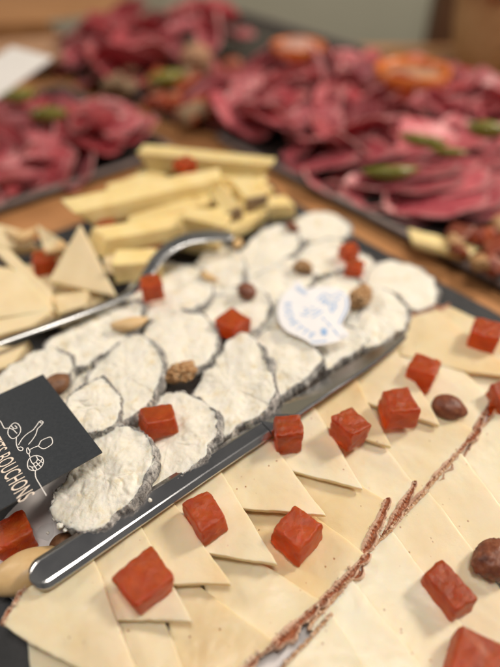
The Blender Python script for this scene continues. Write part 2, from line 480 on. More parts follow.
# upper fan: the points face the viewer, the broad ends lie under the knife
pale_slice([(24, 590), (0, 625), (70, 664), (150, 705), (91, 552)], ZU+.001, 'large pale cheese slice with a rind corner beside the knife handle end', rind=(0,), lift=20)
pale_slice([(26, 640), (30, 668), (60, 720), (120, 720), (70, 650)], ZL+.001, 'pale cheese slice tucked under the large corner slice at the lower left edge')
pale_slice([(80, 553), (96, 618), (192, 621), (139, 523)], ZU, 'pale cheese slice under the quince cube nearest the knife handle end')
pale_slice([(128, 525), (140, 583), (231, 584), (172, 500)], ZU, 'pale cheese slice half covered by the quince cube second along the knife handle')
pale_slice([(160, 500), (186, 548), (278, 565), (216, 463)], ZU, 'pale cheese slice carrying the tilted quince cube beside the knife middle')
pale_slice([(205, 465), (224, 506), (326, 515), (261, 429)], ZU, 'broad pale cheese slice with small red speck just right of the knife middle')
pale_slice([(250, 430), (268, 464), (363, 488), (309, 398)], ZU, 'pale cheese slice bearing the upright quince cube by the knife blade')
pale_slice([(300, 402), (315, 425), (392, 446), (351, 370)], ZU, 'pale cheese slice between two quince cubes below the knife blade')
pale_slice([(340, 374), (365, 402), (440, 425), (392, 342)], ZU, 'pale cheese slice under the two quince cubes near the knife tip')
pale_slice([(378, 345), (392, 352), (468, 372), (520, 378), (437, 309), (400, 320)], ZU-.001, 'pale cheese slice just beyond the knife tip with browned back edge', rind=(5, 4))
pale_slice([(436, 314), (450, 306), (476, 318), (510, 344), (540, 390), (480, 370)], ZL+.004, 'pale cheese slice at the slate far edge behind the last quince cube', rind=(0,))
# lower fan: the rinds run along the seam
pale_slice([(98, 596), (118, 690), (200, 720), (172, 640), (150, 590)], ZL+.001, 'pale cheese slice below the nearest quince cube at the bottom edge')
pale_slice([(160, 570), (178, 690), (232, 676), (275, 642), (186, 575)], ZL, 'pale cheese slice with one dark speck and rind at the bottom of the seam', rind=(2,), lift=22)
pale_slice([(196, 540), (208, 608), (262, 650), (322, 600), (255, 560)], ZL, 'pale cheese slice with rind along the seam above the white paper gap', rind=(2,), lift=18)
pale_slice([(236, 505), (258, 560), (308, 614), (366, 554), (300, 505)], ZL, 'pale cheese slice under the diamond-shaped quince cube near the seam', rind=(2,), lift=18)
pale_slice([(258, 455), (300, 540), (352, 574), (386, 500), (330, 470)], ZL+.0006, 'pale cheese slice whose rind lifts with a white crumb at the seam middle', rind=(2,), lift=18)
pale_slice([(283, 425), (330, 500), (376, 546), (414, 482), (366, 425)], ZL+.0003, 'pale cheese slice with short upright rind flake on the seam', rind=(2,), lift=14)
pale_slice([(315, 392), (352, 466), (396, 522), (474, 431), (404, 390)], ZL, 'pale cheese slice with long thin rind just below the smooth hazelnut', rind=(2,), lift=8)
pale_slice([(356, 360), (408, 428), (452, 466), (492, 396), (440, 352)], ZL+.0008, 'pale cheese slice under the smooth hazelnut with rind turning up the right side', rind=(2,), lift=6)
pale_slice([(396, 330), (430, 392), (490, 408), (530, 385), (500, 350)], ZL+.001, 'pale cheese slice along the right edge below the last far quince cube')
# second row, right of the seam: rinds at upper left
g2 = 'pale cheese slices in the row right of the seam'
pale_slice([(276, 676), (332, 614), (352, 640), (398, 720), (300, 740)], ZL+.0004, 'pale cheese slice at the bottom edge right of the white paper gap', rind=(0,), group=g2, lift=16)
pale_slice([(309, 627), (352, 579), (440, 690), (420, 730), (380, 720)], ZL, 'pale cheese slice below the seam with a corner over the paper gap', rind=(0,), group=g2, lift=12)
pale_slice([(332, 586), (391, 530), (428, 578), (484, 655), (440, 700)], ZL, 'pale cheese slice left of the tilted quince cube in the right row', rind=(0,), group=g2, lift=10)
pale_slice([(374, 546), (428, 491), (470, 545), (520, 615), (520, 652), (424, 612)], ZL, 'pale cheese slice under the tilted quince cube in the right row', rind=(0,), group=g2, lift=6)
pale_slice([(411, 509), (461, 452), (540, 560), (540, 600), (500, 580)], ZL, 'pale cheese slice between the rough brown nut and the seam', rind=(0,), group=g2, lift=6)
pale_slice([(446, 464), (500, 408), (560, 500), (560, 560)], ZL, 'pale cheese slice at the right edge where the seam leaves the frame', rind=(0,), group=g2)
pale_slice([(398, 640), (430, 600), (560, 690), (520, 760)], ZL-.0022, 'pale cheese slice at the lower right corner under the cut-off quince cube', group=g2)

# ------------------------------------------------------------------ goat cheese slices
GP = [(-.0005, -.0003), (-.0001, .0003), (.0002, .0000), (.0006, -.0014), (.0008, -.004), (.0004, -.008), (-.0004, -.0085), (-.0010, -.004)]
def goat(poly, zc, gx, gy, label, t=.0085, rough=1.0, res=2):
    cx = sum(p[0] for p in poly)/len(poly); cy = sum(p[1] for p in poly)/len(poly)
    pl = Plane(cx, cy, zc, gx*1.5, gy)
    poly = [(cx+(a-cx)*1.05, cy+(b-cy)*1.05) for a, b in poly]
    pts = [pl.at(*p) for p in poly]
    N = 130*res if res > 1 else 110
    ol = catmull(pts, N); sd = random.random()*60; nrm = pl.nrm()
    ol = [p + Vector((N3(p.x*130+sd, p.y*130), N3(p.x*130, p.y*130+sd), 0))*.0024 + Vector((N3(p.x*420+sd, p.y*420), N3(p.x*420, p.y*420+sd), 0))*.0007 for p in ol]
    base = Vector((pl.cx, pl.cy, zc - t))
    ang = random.uniform(.5, 2.2); ca, sa = cos(ang), sin(ang)
    def dz(q, r):
        a = N3(q.x*80+sd, q.y*80, 1)*.0015
        # crumbly tears: ridged noise, sharp-edged pits
        w = N3(q.x*120+sd, q.y*120, 7)*.004
        s = (q.x*ca + q.y*sa)*150 + w*220
        u = (q.x*-sa + q.y*ca)*70
        rd = 1-abs(N3(s+sd, u, 3))*2.6
        cr = max(0, rd)**3 * .0013 * (.0+max(0, N3(q.x*60, q.y*60+sd, 4)*1.6))
        cl = noise.noise(Vector((q.x*200, q.y*200, sd+9)))*.0005 + noise.noise(Vector((q.x*420, q.y*420, sd)))*.00045*max(.1, min(1, .5+1.6*N3(q.x*90, q.y*90, sd+20)))
        d = noise.voronoi(Vector((q.x*300+w*40, q.y*300, sd)))[0]
        lump = (d[1]-d[0])*.0004
        e = min(1, (1-r)*9+.25)
        return (a - cr*e + (cl + lump)*e)*rough
    V, Fs = slab(ol, nrm, t, .0012, 34 if res > 1 else 18, dz, .0006, sd)
    root = empty('goat_cheese_slice', base); tag(root, label, 'goat cheese', 'ash-rinded goat cheese slices heaped above the knife')
    mk('paste', V, Fs, M['goat'], root, base)
    nr = outnorm(ol, nrm)
    prof = [(o*1.0, h if h > -.002 else h*t/.0085) for o, h in GP]
    V, Fs = tubeband(ol, nr, nrm, prof, .0010, True, sd, True)
    mk('rind', V, Fs, M['ash'], root, base)
    return root

GT = .17
goat([(52, 505), (72, 470), (98, 437), (122, 428), (142, 436), (152, 452), (142, 482), (122, 508), (98, 526), (70, 524)], .0235, GT, .02, 'large crumbly goat cheese slice in front of the dark card')
goat([(128, 494), (140, 440), (156, 402), (178, 394), (200, 402), (216, 420), (206, 450), (176, 478), (146, 500)], .0210, GT, .04, 'goat cheese slice with a beige rind patch under the quince cube by the knife')
goat([(68, 402), (84, 386), (104, 380), (116, 392), (118, 412), (104, 428), (78, 428)], .0265, .02, .02, 'small broken goat cheese chunk with curled rind at the card edge')
goat([(86, 388), (104, 352), (126, 336), (148, 340), (162, 362), (156, 386), (134, 412), (108, 424), (94, 412)], .0215, GT, .03, 'tall oval goat cheese slice left of the walnut')
goat([(182, 418), (200, 384), (222, 352), (240, 334), (254, 342), (268, 366), (274, 392), (262, 408), (232, 428), (202, 440)], .0225, GT, .03, 'cracked goat cheese slice reaching the knife beside the walnut')
goat([(252, 372), (256, 340), (278, 331), (300, 336), (319, 354), (310, 372), (284, 392), (266, 402)], .0195, GT*.8, .02, 'rounded goat cheese slice directly below the blue-printed paper label')
goat([(143, 340), (156, 320), (182, 311), (208, 320), (216, 338), (206, 360), (182, 372), (156, 366)], .0195, GT*.7, .02, 'broad smooth-topped goat cheese slice behind the walnut')
goat([(44, 356), (58, 336), (92, 318), (126, 302), (142, 308), (128, 332), (98, 356), (64, 366)], .020, .05, .05, 'long goat cheese slice touching the blanched almond along the steel handle')
goat([(-14, 398), (2, 374), (34, 352), (62, 352), (70, 368), (44, 392), (12, 412)], .0205, .05, .04, 'goat cheese slice behind the card at the left edge')
goat([(126, 304), (136, 280), (162, 266), (194, 268), (210, 284), (202, 304), (176, 316), (144, 318)], .019, .06, .04, 'goat cheese slice carrying the small quince cube beside the curved steel handle')
goat([(192, 280), (200, 258), (220, 247), (240, 256), (244, 276), (230, 292), (204, 292)], .0195, .06, .05, 'goat cheese slice under the slim blanched almond', res=1)
goat([(196, 318), (206, 300), (232, 288), (262, 292), (268, 308), (250, 330), (218, 334)], .0185, .08, .04, 'goat cheese slice between the dark hazelnut and a quince cube')
goat([(236, 268), (246, 246), (272, 227), (294, 230), (298, 246), (276, 264), (250, 276)], .0205, .06, .10, 'elongated goat cheese slice behind the dark hazelnut', res=1)
goat([(244, 290), (256, 270), (284, 258), (306, 268), (310, 284), (288, 298), (260, 304)], .0185, .08, .05, 'goat cheese slice behind the notched top of the paper label', res=1)
goat([(290, 234), (300, 218), (324, 212), (346, 222), (346, 236), (318, 242)], .0195, .05, .12, 'white goat cheese slice at the far corner of the heap', res=1, rough=.5)
goat([(296, 262), (308, 246), (332, 240), (350, 250), (346, 266), (318, 274)], .019, .05, .10, 'goat cheese slice with a small walnut piece on its left end', res=1)
goat([(330, 268), (344, 254), (366, 256), (376, 268), (364, 284), (340, 286)], .0165, .05, .05, 'goat cheese slice under the two stacked quince cubes', res=1)
goat([(300, 306), (316, 284), (342, 276), (364, 286), (366, 306), (344, 326), (316, 326)], .0172, .08, .03, 'goat cheese slice hidden mostly under the paper label', res=1)
goat([(346, 326), (352, 302), (376, 290), (398, 296), (408, 316), (396, 332), (372, 344), (352, 342)], .0195, .08, .04, 'goat cheese slice below the walnut piece beside the knife tip')
goat([(366, 286), (376, 266), (402, 263), (428, 276), (437, 296), (426, 308), (402, 306), (382, 300)], .018, .03, .06, 'smooth white goat cheese slice nearest the slate right edge', rough=.4)
goat([(300, 358), (308, 336), (334, 326), (358, 330), (362, 344), (340, 360), (316, 370)], .0165, .06, .02, 'goat cheese slice between the paper label and the knife blade')
goat([(252, 336), (258, 304), (278, 292), (296, 302), (298, 322), (284, 342)], .0172, .08, .03, 'goat cheese slice along the left border of the paper label')
goat([(30, 402), (48, 372), (74, 362), (96, 376), (84, 408), (58, 424)], .0125, .05, .02, 'goat cheese slice shadowed behind the card near the hidden hazelnut')
goat([(108, 440), (128, 412), (160, 396), (186, 410), (176, 440), (140, 460)], .0125, .05, .02, 'low goat cheese slice wedged below the walnut')

def rest(px, py, default, lo=-.006, hi=.008):
    """height of the surface already built at this spot (used to set things down on it)"""
    p = U(px, py, default)
    hs = []
    dg = bpy.context.evaluated_depsgraph_get()
    for dx, dy in ((0, 0), (.003, 0), (-.003, 0), (0, .003), (0, -.003)):
        ok, loc, n, i, o, m = SC.ray_cast(dg, p + Vector((dx, dy, .05)), Vector((0, 0, -1)))
        if ok: hs.append(loc.z)
    if not hs: return default
    z = sorted(hs)[len(hs)//2]
    return min(default+hi, max(default+lo, z)) - .0003
bpy.context.view_layer.update()

# ------------------------------------------------------------------ quince cubes
def quince(px, py, w, yaw, zb, label, h=None, tilt=(0, 0), dims=None):
    if zb < .0229 and py > 240: zb = rest(px, py, zb)
    a, b, c = dims or (w, w*random.uniform(.94, 1.06), h or w*.92)
    c0 = U(px, py, zb + c*.5)
    V, Fs = roundbox((a, b, c), .0013, 26, .00050, 290, random.random()*20, .085)
    Mx = Matrix.Translation(c0) @ Euler((radians(tilt[0]), radians(tilt[1]), radians(yaw))).to_matrix().to_4x4()
    o = mk('quince_cube', V, Fs, M['quince'], base=Vector((c0.x, c0.y, zb)), matrix=Mx)
    return tag(o, label, 'quince cube', 'quince paste cubes scattered over the cheese')
quince(145, 582, .0185, 41, ZU+.0004, 'quince paste cube nearest the viewer beside the knife handle', h=.0125, dims=(.0185, .0172, .0125))
quince(205, 516, .0165, 33, ZU+.001, 'oblong quince paste cube second along the knife handle', dims=(.0135, .0185, .0115))
quince(297, 534, .017, 48, ZL+.0005, 'diamond-turned quince paste cube alone on slices near the seam', h=.0145)
quince(288, 434, .0135, 4, ZU+.001, 'upright quince paste cube touching the knife blade', h=.0155)
quince(349, 430, .0145, 38, ZU+.001, 'quince paste cube leaning right between two blade-side cubes', h=.0145, tilt=(0, 8))
quince(398, 408, .0165, 8, ZU+.0004, 'squarish quince paste cube left of the smooth hazelnut', h=.0145)
quince(422, 373, .0155, 58, ZU+.0006, 'quince paste cube just below the knife tip', h=.0155)
quince(484, 337, .0165, 62, ZU-.001, 'bright quince paste cube at the slate edge upper right', h=.016)
quince(505, 401, .0165, 10, ZL+.003, 'quince paste cube cut by the right frame edge', h=.0150)
quince(447, 590, .0165, 30, ZL+.001, 'oblong quince paste cube lying in the row right of the seam', dims=(.0120, .0200, .0115))
quince(478, 664, .0185, 62, ZL, 'quince paste cube cut by the bottom frame edge', dims=(.017, .021, .013))
quince(159, 421, .0165, 20, .0225, 'orange quince paste cube on goat cheese below the walnut', dims=(.0172, .0152, .0105), tilt=(-12, 6))
quince(233, 325, .0165, 47, .0215, 'quince paste cube on goat cheese behind the walnut', h=.0115)
quince(152, 288, .0135, 16, .0235, 'small quince paste cube leaning at the curved steel handle', h=.013)
quince(349, 252, .0115, 25, .0215, 'quince paste cube uppermost of the pair on far goat cheese', h=.010)
quince(354, 270, .0125, 70, .018, 'darker quince paste cube lower of the pair on far goat cheese', h=.010)
quince(185, 166, .0145, 40, .050, 'small quince paste cube on top of the yellow cheese sticks', h=.010)
quince(107, 228, .014, 15, .029, 'brownish quince paste cube between yellow sticks and cream wedges', h=.012)
quince(45, 263, .0155, 20, .020, 'quince paste cube among the cream cheese wedges at left', h=.013)
quince(153, 251, .0155, 50, .020, 'quince paste cube inside the curve of the steel handle', h=.013)
quince(13, 537, .0150, 35, .004, 'sugary quince paste cube below the card at the left edge', dims=(.0165, .0150, .0140))
quince(132, 198, .0125, 60, .028, 'dark quince paste cube wedged under the yellow cheese sticks', h=.010)

# ------------------------------------------------------------------ nuts
def place(V, loc, rot): 
    Mx = Matrix.Translation(loc) @ Euler([radians(a) for a in rot]).to_matrix().to_4x4()
    return [Mx @ v for v in V]
def hazelnut(px, py, w, yaw, zb, label, rough=0.0, m='hazel', tilt=0, stretch=1.15):
    zb = rest(px, py, zb)
    sd = random.random()*30
    def f(d):
        r = .5*w*(1 + .03*N3(d.x*2+sd, d.y*2, d.z*2) + rough*N3(d.x*4.5+sd, d.y*4.5, d.z*4.5) + (.012+rough*.3)*N3(d.x*9, d.y*9+sd, d.z*1.5))
        tip = max(0, d.x)**6*.22
        p = Vector((d.x*stretch*(1+tip), d.y, d.z*.82))*r
        return p
    V, Fs = ball(f, 56, 36); c = U(px, py, zb + w*.4)
    o = mk('hazelnut', place(V, c, (0, tilt, yaw)), Fs, M[m], base=Vector((c.x, c.y, zb)))
    return tag(o, label, 'nut', 'nuts scattered over the cheese')
def almond(px, py, L, yaw, zb, label, tilt=0, fat=.5, m='almond', bend=.1):
    zb = rest(px, py, zb) if py > 260 else zb
    sd = random.random()*30
    def f(d):
        k = 1 - .38*max(0, d.x)**1.6 - .06*max(0, -d.x)
        p = Vector((d.x*.5, d.y*.5*fat*k, d.z*.5*fat*.72*k))*L
        p.y += bend*L*(d.x*d.x)
        return p*(1+.025*N3(d.x*3+sd, d.y*3, d.z*3))
    V, Fs = ball(f, 40, 30); c = U(px, py, zb + L*fat*.36)
    o = mk('almond', place(V, c, (0, tilt, yaw)), Fs, M[m], base=Vector((c.x, c.y, zb)))
    return tag(o, label, 'nut', 'nuts scattered over the cheese')
def walnut(px, py, L, yaw, zb, label, flat=.6, wid=.72):
    zb = rest(px, py, zb)
    sd = random.random()*30
    def f(d):
        rd = abs(N3(d.x*2.6+sd, d.y*2.6, d.z*2.6)); r2 = abs(N3(d.x*5.5+sd, d.y*5.5, d.z*5.5))
        r = 1 - .55*math.exp(-rd*rd*90) *.6 - .16*math.exp(-r2*r2*60) + .30*N3(d.x*1.6, d.y*1.6+sd, d.z*1.6)
        return Vector((d.x*.5, d.y*.5*wid, d.z*.5*flat))*L*r
    V, Fs = ball(f, 80, 56); c = U(px, py, zb + L*flat*.4)
    o = mk('walnut_piece', place(V, c, (0, 0, yaw)), Fs, M['walnut'], base=Vector((c.x, c.y, zb)))
    return tag(o, label, 'nut', 'nuts scattered over the cheese')
hazelnut(448, 407, .0155, -28, ZL+.0035, 'smooth pointed red-brown hazelnut on pale slices at right')
hazelnut(497, 559, .0178, 200, ZL+.001, 'rough wrinkled dark brown nut at the right frame edge', rough=.10)
hazelnut(247, 291, .0120, 130, .0215, 'dark brown hazelnut standing on goat cheese in the middle', rough=.05)
hazelnut(56, 385, .0135, 60, .022, 'orange-brown hazelnut peeping out behind the card', m='brownnut')
hazelnut(64, 545, .0118, 20, .003, 'dark hazelnut half hidden behind the knife handle', m='brownnut')
almond(25, 571, .0330, 33, .003, 'large blanched almond under the rounded knife handle end', fat=.58, bend=.05)
almond(130, 324, .0240, 18, .0225, 'blanched almond on goat cheese beside the steel handle', fat=.42)
almond(208, 277, .0165, -38, .0215, 'slim blanched almond on far goat cheese', fat=.42)
almond(238, 243, .0135, 80, .022, 'short blanched almond at the tip of the curved steel handle', fat=.55)
almond(292, 227, .0150, -60, .024, 'red-brown unpeeled almond standing between far goat slices', fat=.55, m='hazel')
walnut(181, 372, .0185, 28, .0205, 'light walnut piece in the middle of the goat cheese')
walnut(361, 296, .0250, 62, .0195, 'walnut piece beside the right edge of the paper label', flat=.45, wid=.6)
walnut(303, 267, .0155, -30, .0205, 'small walnut piece behind the paper label')
almond(20, 237, .0260, 10, .030, 'curved pale cashew on the cream cheese wedges at left', fat=.42, bend=.45)
almond(60, 247, .0200, 80, .026, 'small pale cashew standing between cream cheese wedges', fat=.45, bend=.35)

# ------------------------------------------------------------------ knife
def knife():
    # centre line on the table, from the handle end to the tip; width and height of the upper and lower edge
    root = empty('table_knife', U(200, 470, .012))
    tag(root, 'stainless steel table knife lying between goat cheese and pale slices', 'knife')
    base = root.location.copy()
    E0, E1 = U(30, 581, .0200), U(406, 336, .0215)
    ax = (E1 - E0); L = ax.length; ax.normalize()
    side = Vector((-ax.y, ax.x, 0)).normalized()         # towards the goat cheese
    up = ax.cross(side).normalized() * 1.0
    if up.z < 0: up = -up
    def loft(secs, name, m, nseg=14):
        V = []; Fs = []
        for (s, wl, wr, th, tw) in secs:
            c = E0 + ax*(s*L); cs, sn = cos(tw), sin(tw)
            sd = side*cs + up*sn; u2 = up*cs - side*sn
            # flattened section: flat top, narrow bevels, flat bottom
            bv = min(.0024 if name == 'handle' else .0012, (wl+wr)*.2)
            pr = [(wl, -.35*th), (wl-.05*bv, -.05*th), (wl-bv, .44*th), (wl-1.3*bv, .5*th), (-wr+1.3*bv, .5*th), (-wr+bv, .44*th), (-wr+.05*bv, -.05*th), (-wr, -.35*th), (-wr+bv, -.5*th), (wl-bv, -.5*th)]
            V += [c + sd*a + u2*b for a, b in pr]
        m_ = 10
        for i in range(len(secs)-1):
            for k in range(m_):
                l = (k+1) % m_
                Fs.append((i*m_+k, (i+1)*m_+k, (i+1)*m_+l, i*m_+l))
        Fs.append(tuple(range(m_))); Fs.append(tuple((len(secs)-1)*m_+k for k in range(m_)))
        o = mk(name, V, Fs, m, root, base, smooth=False)
        return o
    tw = radians(3)
    hs = []
    for i in range(9):
        a = i/8*pi/2; hs.append((.0 + .027*(1-cos(a)), .0078*max(.12, sin(a)), .0078*max(.12, sin(a)), .0028*(.5+.5*sin(a)), tw))
    for s, w in ((.08, .0077), (.16, .0072), (.26, .0067), (.36, .0062), (.46, .0060), (.53, .0060)): hs.append((s, w, w, .0028, tw))
    loft(hs, 'handle', M['steel'])
    bs = []
    for s, wl, wr, th in ((.531, .0060, .0060, .0036), (.56, .0072, .0062, .0030), (.60, .0090, .0066, .0022), (.70, .0092, .0068, .0019), (.80, .0090, .0066, .0016), (.88, .0080, .0058, .0014), (.94, .0060, .0044, .0013), (.975, .0038, .0030, .0012), (.993, .0020, .0018, .0010), (1.0, .0008, .0008, .0008)):
        bs.append((s, wl, wr, th, radians(3 - 29*min(1, max(0, (s-.53)/.10)))))
    loft(bs, 'blade', M['steel'])
knife()

bpy.context.view_layer.update()
rng = random.Random(5)
for px, py, r in ((60, 526, .0016), (65, 530, .0010), (150, 500, .0009), (48, 533, .0008), (72, 522, .0008)):
    z = rest(px, py, .008, -.01, .02); sd = rng.random()*40; c = U(px, py, z + r*.5)
    V, Fs = ball(lambda d: c + d*r*(1+.45*N3(d.x*1.7+sd, d.y*1.7, d.z*1.7)), 16, 12)
    o = mk('cheese_crumb', V, Fs, M['goat'], base=c - Vector((0, 0, r*.5)))
    tag(o, 'tiny white goat cheese crumb beside the knife', 'crumb', 'goat cheese crumbs along the knife')

# ------------------------------------------------------------------ curved utensil between the heaps
def utensil():
    root = empty('serving_utensil', U(130, 292, .02)); base = root.location.copy()
    tag(root, 'thin curved stainless steel utensil handle between goat cheese and cream wedges', 'utensil')
    K = [(-60, 366, .026, .0020), (0, 343, .027, .0020), (60, 322, .0285, .0021), (110, 303, .029, .0023), (137, 288, .030, .0030), (150, 270, .033, .0046), (164, 252, .0375, .0054), (184, 240, .041, .0062), (206, 236, .0415, .0064), (226, 236, .040, .0056), (233, 237, .039, .0030)]
    P = [U(a, b, z) for a, b, z, w in K]
    pts = []; ws = []
    for i in range(len(P)-1):
        p0 = P[max(0, i-1)]; p1 = P[i]; p2 = P[i+1]; p3 = P[min(len(P)-1, i+2)]
        for j in range(8):
            t = j/8; pts.append(.5*((2*p1)+(p2-p0)*t+(2*p0-5*p1+4*p2-p3)*t*t+(3*p1-p0-3*p2+p3)*t**3)); ws.append(1.0*(K[i][3]*(1-t)+K[i+1][3]*t))
    pts.append(P[-1]); ws.append(K[-1][3])
    V = []; Fs = []; m_ = 10
    for i, p in enumerate(pts):
        tg = (pts[min(i+1, len(pts)-1)] - pts[max(i-1, 0)]).normalized()
        sd = Vector((0, -.2, 1)).cross(tg).normalized(); up = tg.cross(sd).normalized()
        for k in range(m_):
            a = 2*pi*k/m_
            V.append(p + up*cos(a)*.0011 + sd*math.copysign(abs(sin(a))**.7, sin(a))*ws[i])
    for i in range(len(pts)-1):
        for k in range(m_):
            l = (k+1) % m_; Fs.append((i*m_+k, (i+1)*m_+k, (i+1)*m_+l, i*m_+l))
    Fs.append(tuple(range(m_))); Fs.append(tuple((len(pts)-1)*m_+k for k in range(m_)))
    mk('handle', V, Fs, M['steel2'], root, base)
utensil()

# ------------------------------------------------------------------ dark card with line art and lettering
def ribbon(paths, wid, lift, nrm):
    V = []; Fs = []
    for P in paths:
        n = len(P); o0 = len(V)
        for i, p in enumerate(P):
            tg = (P[min(i+1, n-1)] - P[max(i-1, 0)]).normalized(); s = tg.cross(nrm).normalized()*wid*.5
            V += [p + s + nrm*lift, p - s + nrm*lift, p - s + nrm*.00001, p + s + nrm*.00001]
        for i in range(n-1):
            a = o0+i*4; b = a+4
            for k in range(4): Fs.append((a+k, b+k, b+(k+1) % 4, a+(k+1) % 4))
    return V, Fs
def smoothpath(pts, k=5):
    out = []
    for i in range(len(pts)-1):
        p0 = pts[max(0, i-1)]; p1 = pts[i]; p2 = pts[i+1]; p3 = pts[min(len(pts)-1, i+2)]
        for j in range(k):
            t = j/k; out.append(.5*((2*p1)+(p2-p0)*t+(2*p0-5*p1+4*p2-p3)*t*t+(3*p1-p0-3*p2+p3)*t**3))
    out.append(pts[-1]); return out
def text_mesh(s):
    cu = bpy.data.curves.new('lettering', 'FONT'); cu.body = s; cu.size = 1; cu.extrude = 0; cu.resolution_u = 3
    ob = bpy.data.objects.new('lettering', cu); COL.objects.link(ob)
    bpy.context.view_layer.update()
    me = bpy.data.meshes.new_from_object(ob.evaluated_get(bpy.context.evaluated_depsgraph_get()))
    V = [v.co.copy() for v in me.vertices]; Fs = [tuple(p.vertices) for p in me.polygons]
    bpy.data.objects.remove(ob); bpy.data.curves.remove(cu); bpy.data.meshes.remove(me)
    return V, Fs
def card():
    pl = Plane(40, 440, .0335, -.02, -.03); nrm = pl.nrm()
    A, B = pl.at(43, 374), pl.at(102.5, 452)
    X = (B-A); W = X.length; X.normalize(); Y = nrm.cross(X).normalized()        # X = reading direction, Y = card's up
    H = .060
    base = (A+B)/2 - Y*H/2; base.z -= .0006
    root = empty('place_card', base); tag(root, 'dark grey card with white line drawing and cream lettering on the goat cheese', 'card')
    Pc = [A, B, B-Y*H, A-Y*H]
    ol, _ = roundpoly(Pc, .0004, 120)
    V, Fs = slab(ol, nrm, .0006, .00006, 4, lambda q, r: 0)
    mk('card_stock', V, Fs, M['card'], root, base, smooth=False)
    art = [
      [(-8, 418), (0, 421), (3, 426), (5, 428.5), (9, 428)],
      # jar
      [(9, 428), (8, 431), (8.5, 435), (12, 438.5), (16, 437.5), (20, 433), (20.5, 428), (18, 424), (14.5, 423), (11.5, 425), (9.5, 428), (13, 429.5), (17, 433.5)],
      [(11, 425.5), (14, 428.5), (17, 428), (15, 425.5)],
      [(16.5, 437.5), (16.2, 442), (17, 446.5), (19, 450), (22, 450.5), (23, 448.5), (21, 447), (18.5, 447.5), (17, 446)],
      # bottle
      [(18.5, 445), (22, 439), (27, 434), (33, 430), (37, 425), (39.5, 421.5), (42, 421.2), (43, 423), (40, 426.5), (37.5, 429), (36, 434), (33, 439), (28.5, 444.5)],
      [(39.5, 421.5), (41, 423), (43, 423)],
      # glass
      [(29, 450), (34, 447.5), (38.5, 445.5), (41, 441), (46, 438.3), (51, 437.3), (52.5, 443), (48, 447), (43.5, 448.8), (39.5, 447), (38.5, 445.5)],
      [(29, 450), (28, 447.8), (26.8, 449), (27, 452.5), (29, 454), (30, 451), (29, 450)], [(29, 454), (30, 457)],
      # round woven cork
      [(36.5, 455.5), (32, 456.5), (28.5, 460), (27.5, 465), (29, 469), (33, 470.5), (38, 469.5), (42, 466), (43.5, 461), (41.5, 457), (36.5, 455.5)],
      [(30, 458.5), (31.5, 462), (33, 463.5), (36, 462), (37.5, 459), (36, 456.2)], [(31.5, 467), (35, 466.5), (39.5, 463), (42, 459)],
      [(33, 463.5), (35, 466.5), (37, 469.5)], [(36, 462), (39, 465), (41, 467)], [(37.5, 459), (41, 461.5), (43, 463)], [(29, 466), (31.5, 467), (33.5, 470)],
      [(35.5, 470.5), (35.3, 474), (36.3, 478.5), (39.5, 484), (43, 490), (46.5, 495.5)],
    ]
    paths = [smoothpath([pl.at(*p) for p in a]) for a in art]
    V, Fs = ribbon(paths, .00040, .00008, nrm)
    mk('line_drawing', V, Fs, M['white_ink'], root, base, smooth=False)
    # lettering: ends at the card's right, tall narrow capitals
    V, Fs = text_mesh('PETITS BOUCHONS')
    x1 = max(v.x for v in V); ym = max(v.y for v in V)
    E = pl.at(31.5, 500); S = pl.at(0, 448)            # baseline end of the S and a point along the line
    T = pl.at(0, 437)
    vis = (E-A).dot(X)
    yb = (pl.at(19, 503) - A).dot(Y); yt = (pl.at(33, 489.5) - A).dot(Y)
    hh = abs(yt-yb); yb = min(yt, yb)
    xe = (pl.at(30, 497) - A).dot(X)
    L = .0475
    VV = []
    for v in V:
        p = A + X*(xe - L + v.x/x1*L) + Y*(yb + v.y/ym*hh) + nrm*.00010
        VV.append(p)
    mk('lettering', VV, Fs, M['cream_ink'], root, base, smooth=False)
card()

